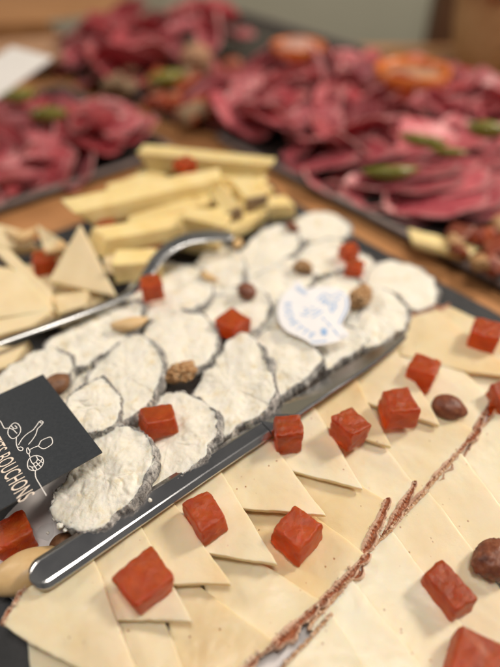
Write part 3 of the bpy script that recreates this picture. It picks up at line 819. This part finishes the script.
# ------------------------------------------------------------------ paper label with blue print
def paper_label():
    pl = Plane(314, 314, .0262, .05, -.02); nrm = pl.nrm()
    px = [(299, 281), (303, 285), (306, 288.5), (315, 287.5), (325, 287), (338, 288.5), (346, 292), (349.5, 300), (349, 309), (345, 317), (342, 324), (345, 329), (349, 335), (341, 340), (330, 343), (319, 345), (312, 344.5), (307, 341), (297, 336), (287, 331), (280, 323), (277.5, 313), (279, 303), (283, 295), (290, 287), (295, 282)]
    pts = catmull([pl.at(*p) for p in px], 150)
    base = pl.at(314, 314)
    root = empty('paper_label', base); tag(root, 'white cut-out paper label with pale blue print on the goat cheese', 'label')
    wv = lambda q, r: .0007*N3(q.x*60, q.y*60, 2)
    V, Fs = slab(pts, nrm, .00035, .00005, 10, wv)
    mk('paper', V, Fs, M['label'], root, base)
    up = lambda p: p + nrm*(.00012 + .0007*N3(p.x*60, p.y*60, 2))
    strokes = [
      # figure at upper right
      [(317, 300), (321, 296), (325, 294), (329, 297), (334, 296), (338, 295)], [(320, 302), (325, 300), (331, 303), (337, 300), (340, 297)], [(330, 303), (330, 308), (332, 312), (334, 308)], [(335, 303), (334, 308), (337, 306)], [(322, 297), (326, 303), (322, 304)],
      # scattered motif, centre
      [(304, 308), (308, 311), (304, 313)], [(310, 313), (316, 312), (319, 309)], [(312, 318), (316, 316), (320, 313), (323, 311)], [(300, 314), (305, 316), (309, 315)], [(311, 307), (314, 309)],
      # oblique words
      [(322, 318), (325, 321)], [(326.5, 322.5), (331, 327)], [(333, 329), (338, 335)],
      # small flower
      [(321, 329), (327, 335)], [(327, 329), (321, 335)], [(324, 328), (324, 336)], [(320, 332), (328, 332)],
      # rim lines
      [(346, 297), (347, 304), (345, 312), (341, 319), (339, 324)], [(338, 292), (344, 295)],
      [(311, 342), (319, 341.5), (327, 340.5)], [(296, 288), (301, 292), (306, 295)], [(297, 286), (303, 290.5), (307, 293)]]
    V, Fs = ribbon([[up(q) for q in smoothpath([pl.at(*p) for p in s], 6)] for s in strokes], .00085, .00006, nrm)
    mk('printed_drawing', V, Fs, M['blue'], root, base, smooth=False)
    # word along the lower-left arc
    arc = smoothpath([pl.at(*p) for p in [(288, 302), (288.5, 311), (292, 320), (299, 328), (307, 333), (316, 336.5)]], 12)
    d = [0]
    for a, b in zip(arc[:-1], arc[1:]): d.append(d[-1] + (b-a).length)
    VV = []; FF = []; word = 'ROCHETTE'
    for k, ch in enumerate(word):
        s = d[-1]*(k+.5)/len(word)
        i = max(j for j in range(len(d)) if d[j] <= s); i = min(i, len(arc)-2)
        f = (s-d[i])/(d[i+1]-d[i]); c = arc[i].lerp(arc[i+1], f); tg = (arc[i+1]-arc[i]).normalized(); iy = nrm.cross(tg).normalized()
        V, Fs = text_mesh(ch); w = max(v.x for v in V); mn = min(v.x for v in V)
        sc = .0072; o0 = len(VV)
        VV += [up(c + tg*(v.x-(w+mn)/2)*sc*.9 + iy*(v.y-.35)*sc) + nrm*.00005 for v in V]; FF += [tuple(x+o0 for x in fc) for fc in Fs]
    mk('lettering', VV, FF, M['blue'], root, base, smooth=False)
paper_label()

# ------------------------------------------------------------------ cream wedges (left) and yellow sticks
def wedge(poly, zc, gx, gy, t, label, rind=None):
    cx = sum(p[0] for p in poly)/len(poly); cy = sum(p[1] for p in poly)/len(poly)
    pl = Plane(cx, cy, zc, gx, gy)
    ol, fl = roundpoly([pl.at(*p) for p in poly], .0018, 90, {rind} if rind is not None else None)
    base = Vector((pl.cx, pl.cy, zc - t)); sd = random.random()*9; nrm = pl.nrm()
    V, Fs = slab(ol, nrm, t, .0008, 5, lambda q, r: .0006*N3(q.x*60+sd, q.y*60), .0003)
    o = mk('cheese_wedge', V, Fs, M['cream'], base=base)
    return tag(o, label, 'cheese wedge', 'cream cheese wedges heaped at the left')
wedge([(80, 224), (48, 281), (117, 297)], .030, -.1, .75, .009, 'upright triangular cream cheese wedge facing the viewer')
wedge([(-14, 262), (-6, 318), (56, 310), (20, 272)], .030, -.05, .25, .010, 'large cream cheese wedge at the left edge above the steel handle')
wedge([(-10, 246), (10, 250), (52, 292), (48, 306), (20, 276)], .033, .0, .35, .008, 'narrow cream cheese wedge behind the large left one')
wedge([(36, 224), (62, 240), (66, 254), (44, 252)], .030, 0, .55, .009, 'small cream cheese wedge near the slate far left edge')
wedge([(-10, 222), (28, 232), (36, 246), (-10, 252)], .027, 0, .4, .009, 'cream cheese wedge under the curved pale cashew')
wedge([(52, 296), (88, 290), (84, 306), (58, 314)], .021, .1, .3, .008, 'small flat cream cheese wedge below the upright triangle')
wedge([(-10, 318), (42, 308), (52, 312), (30, 326), (-10, 338)], .0235, .05, .15, .008, 'cream cheese wedge directly above the steel handle at left')
wedge([(-10, 346), (14, 346), (30, 340), (10, 366), (-10, 372)], .018, .05, .15, .008, 'shaded cream cheese wedge under the steel handle at left')
wedge([(102, 246), (120, 252), (122, 276), (104, 272)], .024, -.1, .5, .009, 'cream cheese wedge right of the upright triangle')
wedge([(20, 290), (60, 280), (110, 296), (60, 322)], .012, 0, .05, .009, 'low cream cheese wedge at the bottom of the left heap')
wedge([(-10, 270), (40, 262), (60, 290), (-10, 300)], .014, 0, .05, .010, 'buried cream cheese wedge beneath the left heap')
wedge([(30, 248), (70, 244), (90, 270), (40, 276)], .014, 0, .05, .010, 'low cream cheese wedge behind the upright triangle')

def stick(p0, p1, z0, z1, w, h, label, rind=None, roll=0):
    A, B = U(*p0, z0), U(*p1, z1); d = B-A; L = d.length; c = (A+B)/2
    ax = d.normalized(); sd = Vector((0, 0, 1)).cross(ax).normalized(); up = ax.cross(sd)
    R = Matrix((ax, sd, up)).transposed().to_4x4() @ Matrix.Rotation(radians(roll), 4, 'X')
    V, Fs = roundbox((L, w, h), .0008, 14, .0006, 80, random.random()*30, .15)
    Mx = Matrix.Translation(c) @ R; base = c - Vector((0, 0, h/2))
    root = empty('cheese_stick', base); tag(root, label, 'cheese stick', 'yellow cheese sticks heaped behind the steel handle')
    mk('paste', V, Fs, M['yellow'], root, base, matrix=Mx)
    if rind:
        V, Fs = roundbox((.0022, w*.97, h*.97), .0009, 5, .0004, 200, 3.0)
        mk('rind', V, Fs, M['greyrind'], root, base, matrix=Mx @ Matrix.Translation((rind*(L/2+.0004), 0, 0)))
    return root
stick((147, 157), (268, 168), .046, .044, .018, .014, 'topmost long yellow cheese stick at the far side of the heap')
stick((78, 214), (214, 184), .044, .044, .019, .016, 'longest yellow cheese stick lying across the heap middle')
stick((96, 243), (228, 217), .033, .034, .016, .013, 'long yellow cheese stick just above the curved steel handle')
stick((186, 219), (228, 226), .040, .040, .013, .011, 'short yellow cheese stick lying on the lowest long one')
stick((214, 188), (234, 216), .040, .036, .014, .012, 'yellow cheese stick with brown rind end at the heap right', rind=1, roll=20)
stick((240, 186), (256, 204), .036, .034, .020, .014, 'stubby yellow cheese stick with rind at the far right of the heap', rind=1)
stick((232, 214), (262, 200), .028, .030, .014, .012, 'shaded yellow cheese stick at the right foot of the heap', rind=1)
stick((256, 210), (290, 206), .024, .024, .016, .013, 'olive-tinted yellow cheese stick next to the goat cheese corner', rind=-1)
stick((116, 266), (160, 262), .026, .026, .020, .014, 'squat yellow cheese stick inside the curve of the steel handle')
stick((150, 206), (190, 200), .030, .031, .016, .013, 'yellow cheese stick hidden below the longest one')
stick((112, 196), (160, 180), .030, .032, .016, .013, 'yellow cheese stick propped behind the longest one')
stick((160, 232), (220, 246), .020, .020, .018, .014, 'low yellow cheese stick beneath the curved steel handle tip')
stick((190, 190), (240, 196), .024, .024, .024, .016, 'yellow cheese stick buried in the heap right')
stick((150, 176), (240, 180), .026, .026, .026, .018, 'yellow cheese stick buried under the topmost one')
stick((100, 236), (150, 222), .016, .016, .024, .016, 'yellow cheese stick at the bottom of the heap left')
stick((130, 226), (196, 206), .036, .037, .012, .010, 'thin yellow cheese stick lying between the two longest ones')
stick((104, 218), (150, 226), .030, .030, .013, .010, 'thin yellow cheese stick crossing behind the brownish quince cube')
stick((196, 206), (226, 190), .037, .037, .014, .008, 'flat yellow cheese slice leaning on the end of the longest stick')
stick((206, 176), (262, 186), .036, .034, .016, .010, 'thin yellow cheese stick just under the topmost one')
stick((240, 204), (270, 190), .030, .030, .012, .010, 'thin yellow cheese stick at the right flank of the heap', rind=1)
stick((262, 196), (284, 214), .022, .018, .013, .010, 'short yellow cheese stick sliding down the right flank', rind=1)
stick((216, 236), (248, 222), .026, .026, .012, .010, 'small yellow cheese stick right above the steel handle tip')
stick((236, 228), (262, 214), .022, .022, .014, .012, 'yellow cheese stick leaning on the slate beside the far goat cheese', rind=1)

# ------------------------------------------------------------------ charcuterie trays
def tray(name, c, d1, l1, d2, l2, h, label):
    """shallow tray with a rolled rim; c = corner, d1/d2 = edge directions"""
    z0 = TZ + .0006; base = c + d1*l1/2 + d2*l2/2; base.z = z0
    root = empty('serving_tray', base); tag(root, label, 'tray')
    P = [c, c+d1*l1, c+d1*l1+d2*l2, c+d2*l2]
    def loop(ins, z):
        q = [P[0]+(d1+d2)*ins, P[1]+(d2-d1)*ins, P[2]-(d1+d2)*ins, P[3]+(d1-d2)*ins]
        o, _ = roundpoly([Vector((p.x, p.y, z)) for p in q], .012, 60); return o
    def build(name, secs, m, closed):
        V = []; Fs = []
        L = [loop(i, z) for i, z in secs]; n = len(L[0])
        for l in L: V += l
        K = len(L)
        for k in range(K if closed else K-1):
            a = k*n; b = ((k+1) % K)*n
            for i in range(n): j = (i+1) % n; Fs.append((a+i, b+i, b+j, a+j))
        if not closed: Fs.append(tuple(range(n))); Fs.append(tuple((K-1)*n+i for i in range(n)))
        mk(name, V, Fs, m, root, base, smooth=False)
    build('pan', [(.004, z0), (.001, z0+h-.0025), (.003, z0+h-.0025), (.007, z0+.003)], M['tray'], False)
    build('rim', [(.000, z0+h-.002), (.0006, z0+h), (.0050, z0+h+.0004), (.0056, z0+h-.002)], M['rim'], True)
    return root
TH = .0105; RZ = TZ + TH
tR0, tR1 = U(262, 160, RZ), U(500, 284, RZ)
dR = (tR1-tR0).normalized(); dRp = Vector((-dR.y, dR.x, 0))         # dRp points away from the viewer
if dRp.y < 0: dRp = -dRp
cR = tR0 - dR*.085
tray('tray', cR, dR, .62, dRp, .34, TH, 'dark serving tray at right loaded with cured meats and pickles')
tL0, tL1 = U(0, 207, RZ), U(150, 157, RZ)
cL = tL1 + (tL1-tL0).normalized()*.035
dL = -(tL1-tL0).normalized(); dLp = Vector((-dL.y, dL.x, 0)); 
if dLp.y < 0: dLp = -dLp
tray('tray', cL, dL, .60, dLp, .27, TH, 'dark serving tray at left loaded with folded dark red ham')
cB = cL + dLp*.285 - dL*.02
cB = U(176, 120, RZ); tray('tray', cB, dRp, .40, -dR, .42, TH, 'dark serving tray farthest back with red meats and dried fruit')

# folded meat
def meat_mesh(name, seed, m, kind):
    rng = random.Random(seed); nu, nv = 30, 22; R = .040
    V = []; fat = []
    k1 = rng.uniform(2.2, 3.6); ph = rng.uniform(0, 6)
    for j in range(nv+1):
        for i in range(nu+1):
            u = 2*i/nu-1; v = 2*j/nv-1
            # squircle to disc
            x = u*sqrt(1-v*v/2); y = v*sqrt(1-u*u/2); r = hypot(x, y)
            wob = 1+.12*N3(x*1.2+seed, y*1.2, 5)
            if kind == 'bend':
                Z = .45*x*x + .25*N3(x*.9+seed, y*.9, 4) + .12*y; X = x*.85; Y = y
            elif kind == 'fold':
                X = x*.72; Z = .34*sin(k1*.62*x+ph)*(1.1-.3*y) + .14*N3(x*1.2+seed, y*1.2, 1); Y = y*.95
                Z += .12*y*N3(x*3, seed, 2)
            elif kind == 'rose':
                a = atan2(y, x); Z = .55*r*r + .16*r*sin(5*a+ph) + .1*N3(x*3+seed, y*3); q = .75-.18*r; X = x*q; Y = y*q
            elif kind == 'roll':
                a = x*2.4; X = .34*sin(a)*(1-.1*x); Z = .34-.34*cos(a)*(.9) ; Y = y*1.1; Z += .05*N3(x*2, y*3+seed)
            else:
                X = x*1.15; Y = y*.8; Z = .07*N3(x*1.5+seed, y*1.5) + .08*(1-r)
            V.append(Vector((X*wob, Y*wob, Z))*R)
            e = max(abs(u), abs(v)); fat.append(min(1, max(0, (e-.86)/.1)) * (.55 if u+v*.3 > -.1 else .1))
    Fs = []
    n = nu+1
    for j in range(nv):
        for i in range(nu): a = j*n+i; Fs.append((a, a+1, a+n+1, a+n))
    # thickness
    me0 = len(V); nrm = [Vector((0, 0, 0)) for _ in V]
    for f in Fs:
        q = (V[f[1]]-V[f[0]]).cross(V[f[3]]-V[f[0]])
        for k in f: nrm[k] += q
    V += [V[i] - nrm[i].normalized()*.0013 if nrm[i].length > 0 else V[i] for i in range(me0)]; fat += fat
    F2 = [tuple(x+me0 for x in reversed(f)) for f in Fs]
    ring = [i for i in range(n)] + [j*n+nu for j in range(1, nv+1)] + [nv*n+i for i in range(nu-1, -1, -1)] + [j*n for j in range(nv-1, 0, -1)]
    F3 = [(ring[k], ring[(k+1) % len(ring)], ring[(k+1) % len(ring)]+me0, ring[k]+me0) for k in range(len(ring))]
    me = bpy.data.meshes.new(name); me.from_pydata([tuple(v) for v in V], [], Fs+F2+F3); me.update()
    at = me.attributes.new('fat', 'FLOAT', 'POINT')
    for i, f in enumerate(fat): at.data[i].value = f
    for p in me.polygons: p.use_smooth = True
    me.materials.append(M[m]); return me
PROT = {m: [meat_mesh('meat_slice', s*3+q, m, k) for s, k in enumerate(('fold', 'bend', 'roll', 'fold', 'bend'))] for q, m in enumerate(('ham', 'pink', 'brisk'))}
FLAT = [meat_mesh('meat_slice', 60+s, 'brisk', 'flat') for s in range(3)]
def meat(loc, m, label, group, scale, rot=None, me=None, rng=random):
    o = bpy.data.objects.new('meat_slice', me or rng.choice(PROT[m])); COL.objects.link(o)
    o.location = loc; o.scale = (scale,)*3
    o.rotation_euler = rot or (rng.uniform(-.5, .5), rng.uniform(-.5, .5), rng.uniform(0, 6.28))
    return tag(o, label, 'meat slice', group)
def inpoly(x, y, P):
    c = False
    for i in range(len(P)):
        (x0, y0), (x1, y1) = P[i-1], P[i]
        if (y0 > y) != (y1 > y) and x < (x1-x0)*(y-y0)/(y1-y0)+x0: c = not c
    return c
def heap(P, step, mats, label, group, zf, seed, sc=(.85, 1.2)):
    """slices heaped over the part of a tray outlined by P (ground points)"""
    rng = random.Random(seed); n = 0
    xs = [p[0] for p in P]; ys = [p[1] for p in P]
    y = min(ys); row = 0
    while y < max(ys):
        x = min(xs) + (row % 2)*step/2
        while x < max(xs):
            a = x+rng.uniform(-.3, .3)*step; b = y+rng.uniform(-.3, .3)*step
            if inpoly(a, b, P):
                m = rng.choice(mats(a, b)); z = zf(a, b) + rng.uniform(0, .012)
                meat(Vector((a, b, z)), m, label[m], group, rng.uniform(*sc), rng=rng); n += 1
            x += step
        y += step*.8; row += 1
    return n
def gp(lst, z=0.0): return [tuple(U(a, b, z)[:2]) for a, b in lst]
n1 = heap(gp([(-60, 212), (10, 187), (100, 157), (166, 137), (158, 138), (104, 116), (50, 98), (-20, 104), (-100, 150)]), .031, lambda a, b: ['ham', 'ham', 'pink', 'brisk'] if b < .52 else ['pink', 'pink', 'ham'],
     {'ham': 'folded dark red ham slice heaped on the left tray', 'pink': 'folded pink fatty meat slice heaped on the left tray', 'brisk': 'folded purple-red meat slice heaped on the left tray'},
     'meat slices heaped on the left tray', lambda a, b: -.003, 4, (.75, 1.15))
n2 = heap(gp([(56, 66), (110, 84), (150, 74), (190, 60), (240, 52), (222, 36), (120, 36), (60, 56)]), .045, lambda a, b: ['ham', 'ham', 'pink'],
     {'ham': 'folded dark red ham slice heaped on the farthest tray', 'pink': 'folded pink meat slice heaped on the farthest tray'},
     'meat slices heaped on the farthest tray', lambda a, b: .001 + max(0, b-.72)*.06, 5, (.95, 1.35))
n3 = heap(gp([(200, 116), (262, 132), (300, 150), (350, 168), (400, 160), (540, 150), (560, 110), (450, 92), (330, 78), (262, 80), (222, 100)]), .029, lambda a, b: ['ham', 'pink', 'ham', 'brisk'] if a < .06 else ['pink', 'brisk', 'pink', 'ham'],
     {'ham': 'folded dark red ham slice heaped on the right tray', 'pink': 'folded pink marbled meat slice heaped on the right tray', 'brisk': 'folded purple-red meat slice heaped on the right tray'},
     'meat slices heaped on the right tray', lambda a, b: -.002 + max(0, b-.45)*.05, 6, (.72, 1.08))
# shingled flat slices in front of them
rng = random.Random(8)
for r_, (x0, y0, x1, y1) in enumerate(((322, 158, 508, 138), (335, 172, 508, 160), (358, 184, 500, 180), (396, 199, 490, 200))):
    n = 9 - r_
    for k in range(n):
        f = k/(n-1); px = x0+(x1-x0)*f + rng.uniform(-4, 4); py = y0+(y1-y0)*f + rng.uniform(-2, 2)
        loc = U(px, py, .0005 + .0022*k/3 + (3-r_)*.0016)
        pinkend = (k <= 1 and r_ >= 1)
        me = FLAT[k % 3] if not pinkend else PROT['pink'][0]
        meat(loc, 'brisk', 'flat purple-red cured meat slice shingled at the front of the right tray' if not pinkend else 'pale pink meat slice at the near rim of the right tray', 'shingled meat slices on the right tray', rng.uniform(.9, 1.1),
             (rng.uniform(-.1, .1), -.28+rng.uniform(-.06, .06), radians(-35)+rng.uniform(-.15, .15)) if not pinkend else (.1, .1, rng.uniform(0, 6)), me)

# pickles
def pickle(px, py, L, yaw, z, label, fat=.30):
    sd = random.random()*20
    def f(d):
        p = Vector((d.x*.5, d.y*.5*fat*(1-.3*d.x*d.x), d.z*.5*fat*(1-.3*d.x*d.x)))*L; p.y += .12*L*d.x*d.x
        return p*(1+.07*N3(d.x*5+sd, d.y*5, d.z*5))
    V, Fs = ball(f, 24, 20); c = U(px, py, z)
    o = mk('pickle', place(V, c, (0, 0, yaw)), Fs, M['olive'], base=c); return tag(o, label, 'pickle', 'green pickles on the trays')
pickle(392, 173, .052, 4, .032, 'green pickle nearest the viewer on the right tray', .24)
pickle(422, 141, .046, -25, .042, 'green pickle in the middle of the right tray', .24)
pickle(448, 152, .034, -20, .040, 'small green pickle touching the middle one on the right tray', .24)
pickle(487, 130, .038, -15, .046, 'plump green pickle farthest right on the right tray', .42)
pickle(48, 115, .040, 10, .035, 'green pickle on the left tray', .4)
pickle(20, 96, .040, 30, .035, 'green pickle beside the white card on the left tray', .4)
pickle(168, 78, .050, 30, .030, 'green pickle on the farthest tray', .35)
# pale yellow piece at the rim, chorizo pieces and nuts in the corner of the right tray
V, Fs = roundbox((.050, .016, .008), .003, 6, .0008, 80, 2.0, .15); c = U(441, 246, .004)
o = mk('cheese_chunk', place(V, c, (6, 4, -24)), Fs, M['yellow'], base=c); tag(o, 'pale yellow cheese chunk on the near rim of the right tray', 'cheese chunk')
rng = random.Random(31)
for k in range(46):
    px, py = rng.uniform(452, 530), rng.uniform(196, 292)
    if py < 206 + (500-px)*.55 or py > 244 + (px-440)*.50: continue
    s = rng.uniform(.010, .017); c = U(px, py, .002 + s*.3 + rng.uniform(0, .008))
    V, Fs = roundbox((s*1.2, s, s*.7), s*.2, 5, .0012, 120, k*1.3, .15)
    nutty = rng.random() < .18
    o = mk('dried_fruit_piece' if nutty else 'chorizo_piece', place(V, c, (rng.uniform(-30, 30), rng.uniform(-30, 30), rng.uniform(0, 180))), Fs, M['walnut' if nutty else 'chorizo'], base=c)
    tag(o, 'tan dried piece among orange-red sausage bits at the right tray corner' if nutty else 'orange-red sausage piece heaped in the near corner of the right tray', 'snack piece' if nutty else 'sausage piece', 'sausage and dried pieces in the right tray corner')
for k in range(60):
    px, py = rng.uniform(104, 250), rng.uniform(54, 122)
    if py > 122 - abs(px-178)*.55: continue
    s = rng.uniform(.016, .028); c = U(px, py, .004 + s*.4)
    V, Fs = roundbox((s*1.3, s, s*.7), s*.25, 4, .002, 70, k*1.7, .15)
    o = mk('dried_fruit_piece', place(V, c, (rng.uniform(-30, 30), rng.uniform(-30, 30), rng.uniform(0, 180))), Fs, M['chorizo' if k % 3 else 'greyrind'], base=c)
    tag(o, 'orange-brown dried fruit piece on the farthest tray', 'dried fruit', 'dried fruit pieces on the farthest tray')
def fruit(px, py, z, r, m, label, cat, nm):
    V, Fs = ball(lambda d: Vector((d.x, d.y, d.z*.8))*r*(1+.08*N3(d.x*3, d.y*3, d.z*3))); c = U(px, py, z)
    o = mk(nm, place(V, c, (0, 0, 0)), Fs, M[m], base=c); return tag(o, label, cat)
fruit(196, 57, .030, .020, 'spread', 'round beige cheese ball on the farthest tray', 'cheese ball', 'cheese_ball')

def lathe(prof, c, n=40):
    V = []; Fs = []
    for r, z in prof:
        for i in range(n): a = 2*pi*i/n; V.append(c + Vector((r*cos(a), r*sin(a), z)))
    for k in range(len(prof)-1):
        for i in range(n): j = (i+1) % n; Fs.append((k*n+i, (k+1)*n+i, (k+1)*n+j, k*n+j))
    Fs.append(tuple(range(n))); Fs.append(tuple((len(prof)-1)*n+i for i in range(n)))
    return V, Fs
def bowl(px, py, z, r, h, label, fill, heapup):
    c = U(px, py, z+h); c.z = z; root = empty('dip_bowl', c); tag(root, label, 'bowl', 'orange dip bowls on the right tray')
    V, Fs = lathe([(r*.6, 0), (r*.8, h*.3), (r*.97, h*.8), (r, h), (r*.93, h*1.03), (r*.86, h*.9), (r*.7, h*.45), (r*.3, h*.35)], c)
    mk('bowl', V, Fs, M['terra'], root, c)
    V, Fs = lathe([(r*.84, h*.8), (r*.6, h*(.82+heapup*.5)), (r*.3, h*(.84+heapup)), (.001, h*(.85+heapup))], c)
    mk('filling', V, Fs, M[fill], root, c)
bowl(413, 68, .008, .044, .040, 'wide orange glazed bowl with tan filling on the right tray', 'spread', .0)
bowl(298, 44, .016, .036, .032, 'orange glazed bowl heaped with pink filling at the tray back', 'pinkspread', .35)

# white card standing at the left, grey object, back board, post and basket
def boxthing(name, c, dims, yaw, m, label, cat, rad=.003, tilt=0):
    V, Fs = roundbox(dims, rad, 6, 0, 1, 1)
    o = mk(name, place(V, c, (tilt, 0, yaw)), Fs, M[m], base=c - Vector((0, 0, dims[2]/2)), smooth=False); return tag(o, label, cat)
boxthing('white_card', U(4, 72, .045), (.075, .09, .004), -35, 'porcelain', 'white blank card lying tilted on the left tray meats', 'card', .0015, 14)
boxthing('wooden_bench', Vector((-.52, 1.34, -.36)), (.50, .50, .72), 7, 'wood', 'orange-brown wooden bench behind the far left of the table', 'bench', .004)
boxthing('metal_tray', U(90, 26, .005), (.12, .10, .012), 30, 'steel2', 'small grey metal dish behind the farthest tray', 'dish', .003)
boxthing('grey_napkin', U(30, 52, .01), (.16, .12, .012), 20, 'spread', 'folded greyish pink napkin behind the left tray', 'napkin', .004)

# post and basket at the back right
c = Vector((U(434, 20, 0).x*1.28, 1.36, -.3))
boxthing('wooden_post', c, (.055, .055, .9), 0, 'brown', 'dark brown wooden post behind the table at right', 'post', .004)
def basket():
    c = U(512, 72, TZ+.001); root = empty('wicker_basket', c); tag(root, 'tan woven basket at the far right back of the table', 'basket')
    V, Fs = lathe([(.075, 0), (.090, .03), (.098, .06), (.104, .10), (.106, .115), (.098, .115), (.090, .06), (.07, .01)], c, 60)
    V = [v + Vector((cos(i*2.1), sin(i*2.1), 0))*.003*sin((v.z)*400) for i, v in enumerate(V)]
    mk('basket_body', V, Fs, M['tan'], root, c)
    V = []; Fs = []
    n, m_ = 60, 8
    for i in range(n):
        a = 2*pi*i/n
        for k in range(m_):
            b = 2*pi*k/m_ + i*.9; rr = .012*(1+.2*sin(i*1.6))
            V.append(c + Vector(((.103+rr*cos(b))*cos(a), (.103+rr*cos(b))*sin(a), .118+rr*sin(b))))
    for i in range(n):
        for k in range(m_): Fs.append((i*m_+k, ((i+1) % n)*m_+k, ((i+1) % n)*m_+(k+1) % m_, i*m_+(k+1) % m_))
    mk('basket_rim', V, Fs, M['tan'], root, c)
basket()

# ------------------------------------------------------------------ light, world, camera
w = bpy.data.worlds.new('World'); SC.world = w; w.use_nodes = True
w.node_tree.nodes['Background'].inputs[0].default_value = (1.0, .92, .84, 1)
nt = w.node_tree; bg = nt.nodes['Background']
tc = nd(nt, 'ShaderNodeTexCoord'); n = tex(nt, 1.6, 2, .5, vec=tc.outputs['Generated'])
c = ramp(nt, n.outputs[0], [(.38, (.26, .265, .28)), (.62, (.85, .78, .68))])
nt.links.new(c.outputs[0], bg.inputs[0]); bg.inputs[1].default_value = .22
def area(loc, target, size, power, col):
    l = bpy.data.lights.new('lamp', 'AREA'); l.energy = power; l.size = size; l.color = col; l.shape = 'DISK'
    o = bpy.data.objects.new('lamp', l); COL.objects.link(o); o.location = loc
    o.rotation_euler = (Vector(target)-Vector(loc)).to_track_quat('-Z', 'Y').to_euler()
area((1.2, .75, 1.15), (.05, .35, 0), .32, 21.5, (1, .87, .73))
area((-1.3, .9, 1.0), (0, .45, 0), .5, 7, (1, .89, .77))
area((.05, -.02, 1.40), (0, .35, 0), .45, 9, (1, .92, .82))
cam = bpy.data.cameras.new('camera'); co = bpy.data.objects.new('camera', cam); COL.objects.link(co)
co.location = (0, 0, CAMZ); co.rotation_euler = (pi/2 - PITCH, 0, 0)
cam.sensor_fit = 'HORIZONTAL'; cam.sensor_width = 36; cam.lens = 36*F/500; cam.clip_start = .01; cam.clip_end = 50
cam.dof.use_dof = True; y_ = (512-333.5)/F; cam.dof.focus_distance = (CAMZ-.014)/(SP + y_*CP); cam.dof.aperture_fstop = 3.5
SC.camera = co
SC.view_settings.view_transform = 'Standard'; SC.view_settings.look = 'None'; SC.view_settings.exposure = .11; SC.view_settings.gamma = 1
SC.render.engine = 'CYCLES'
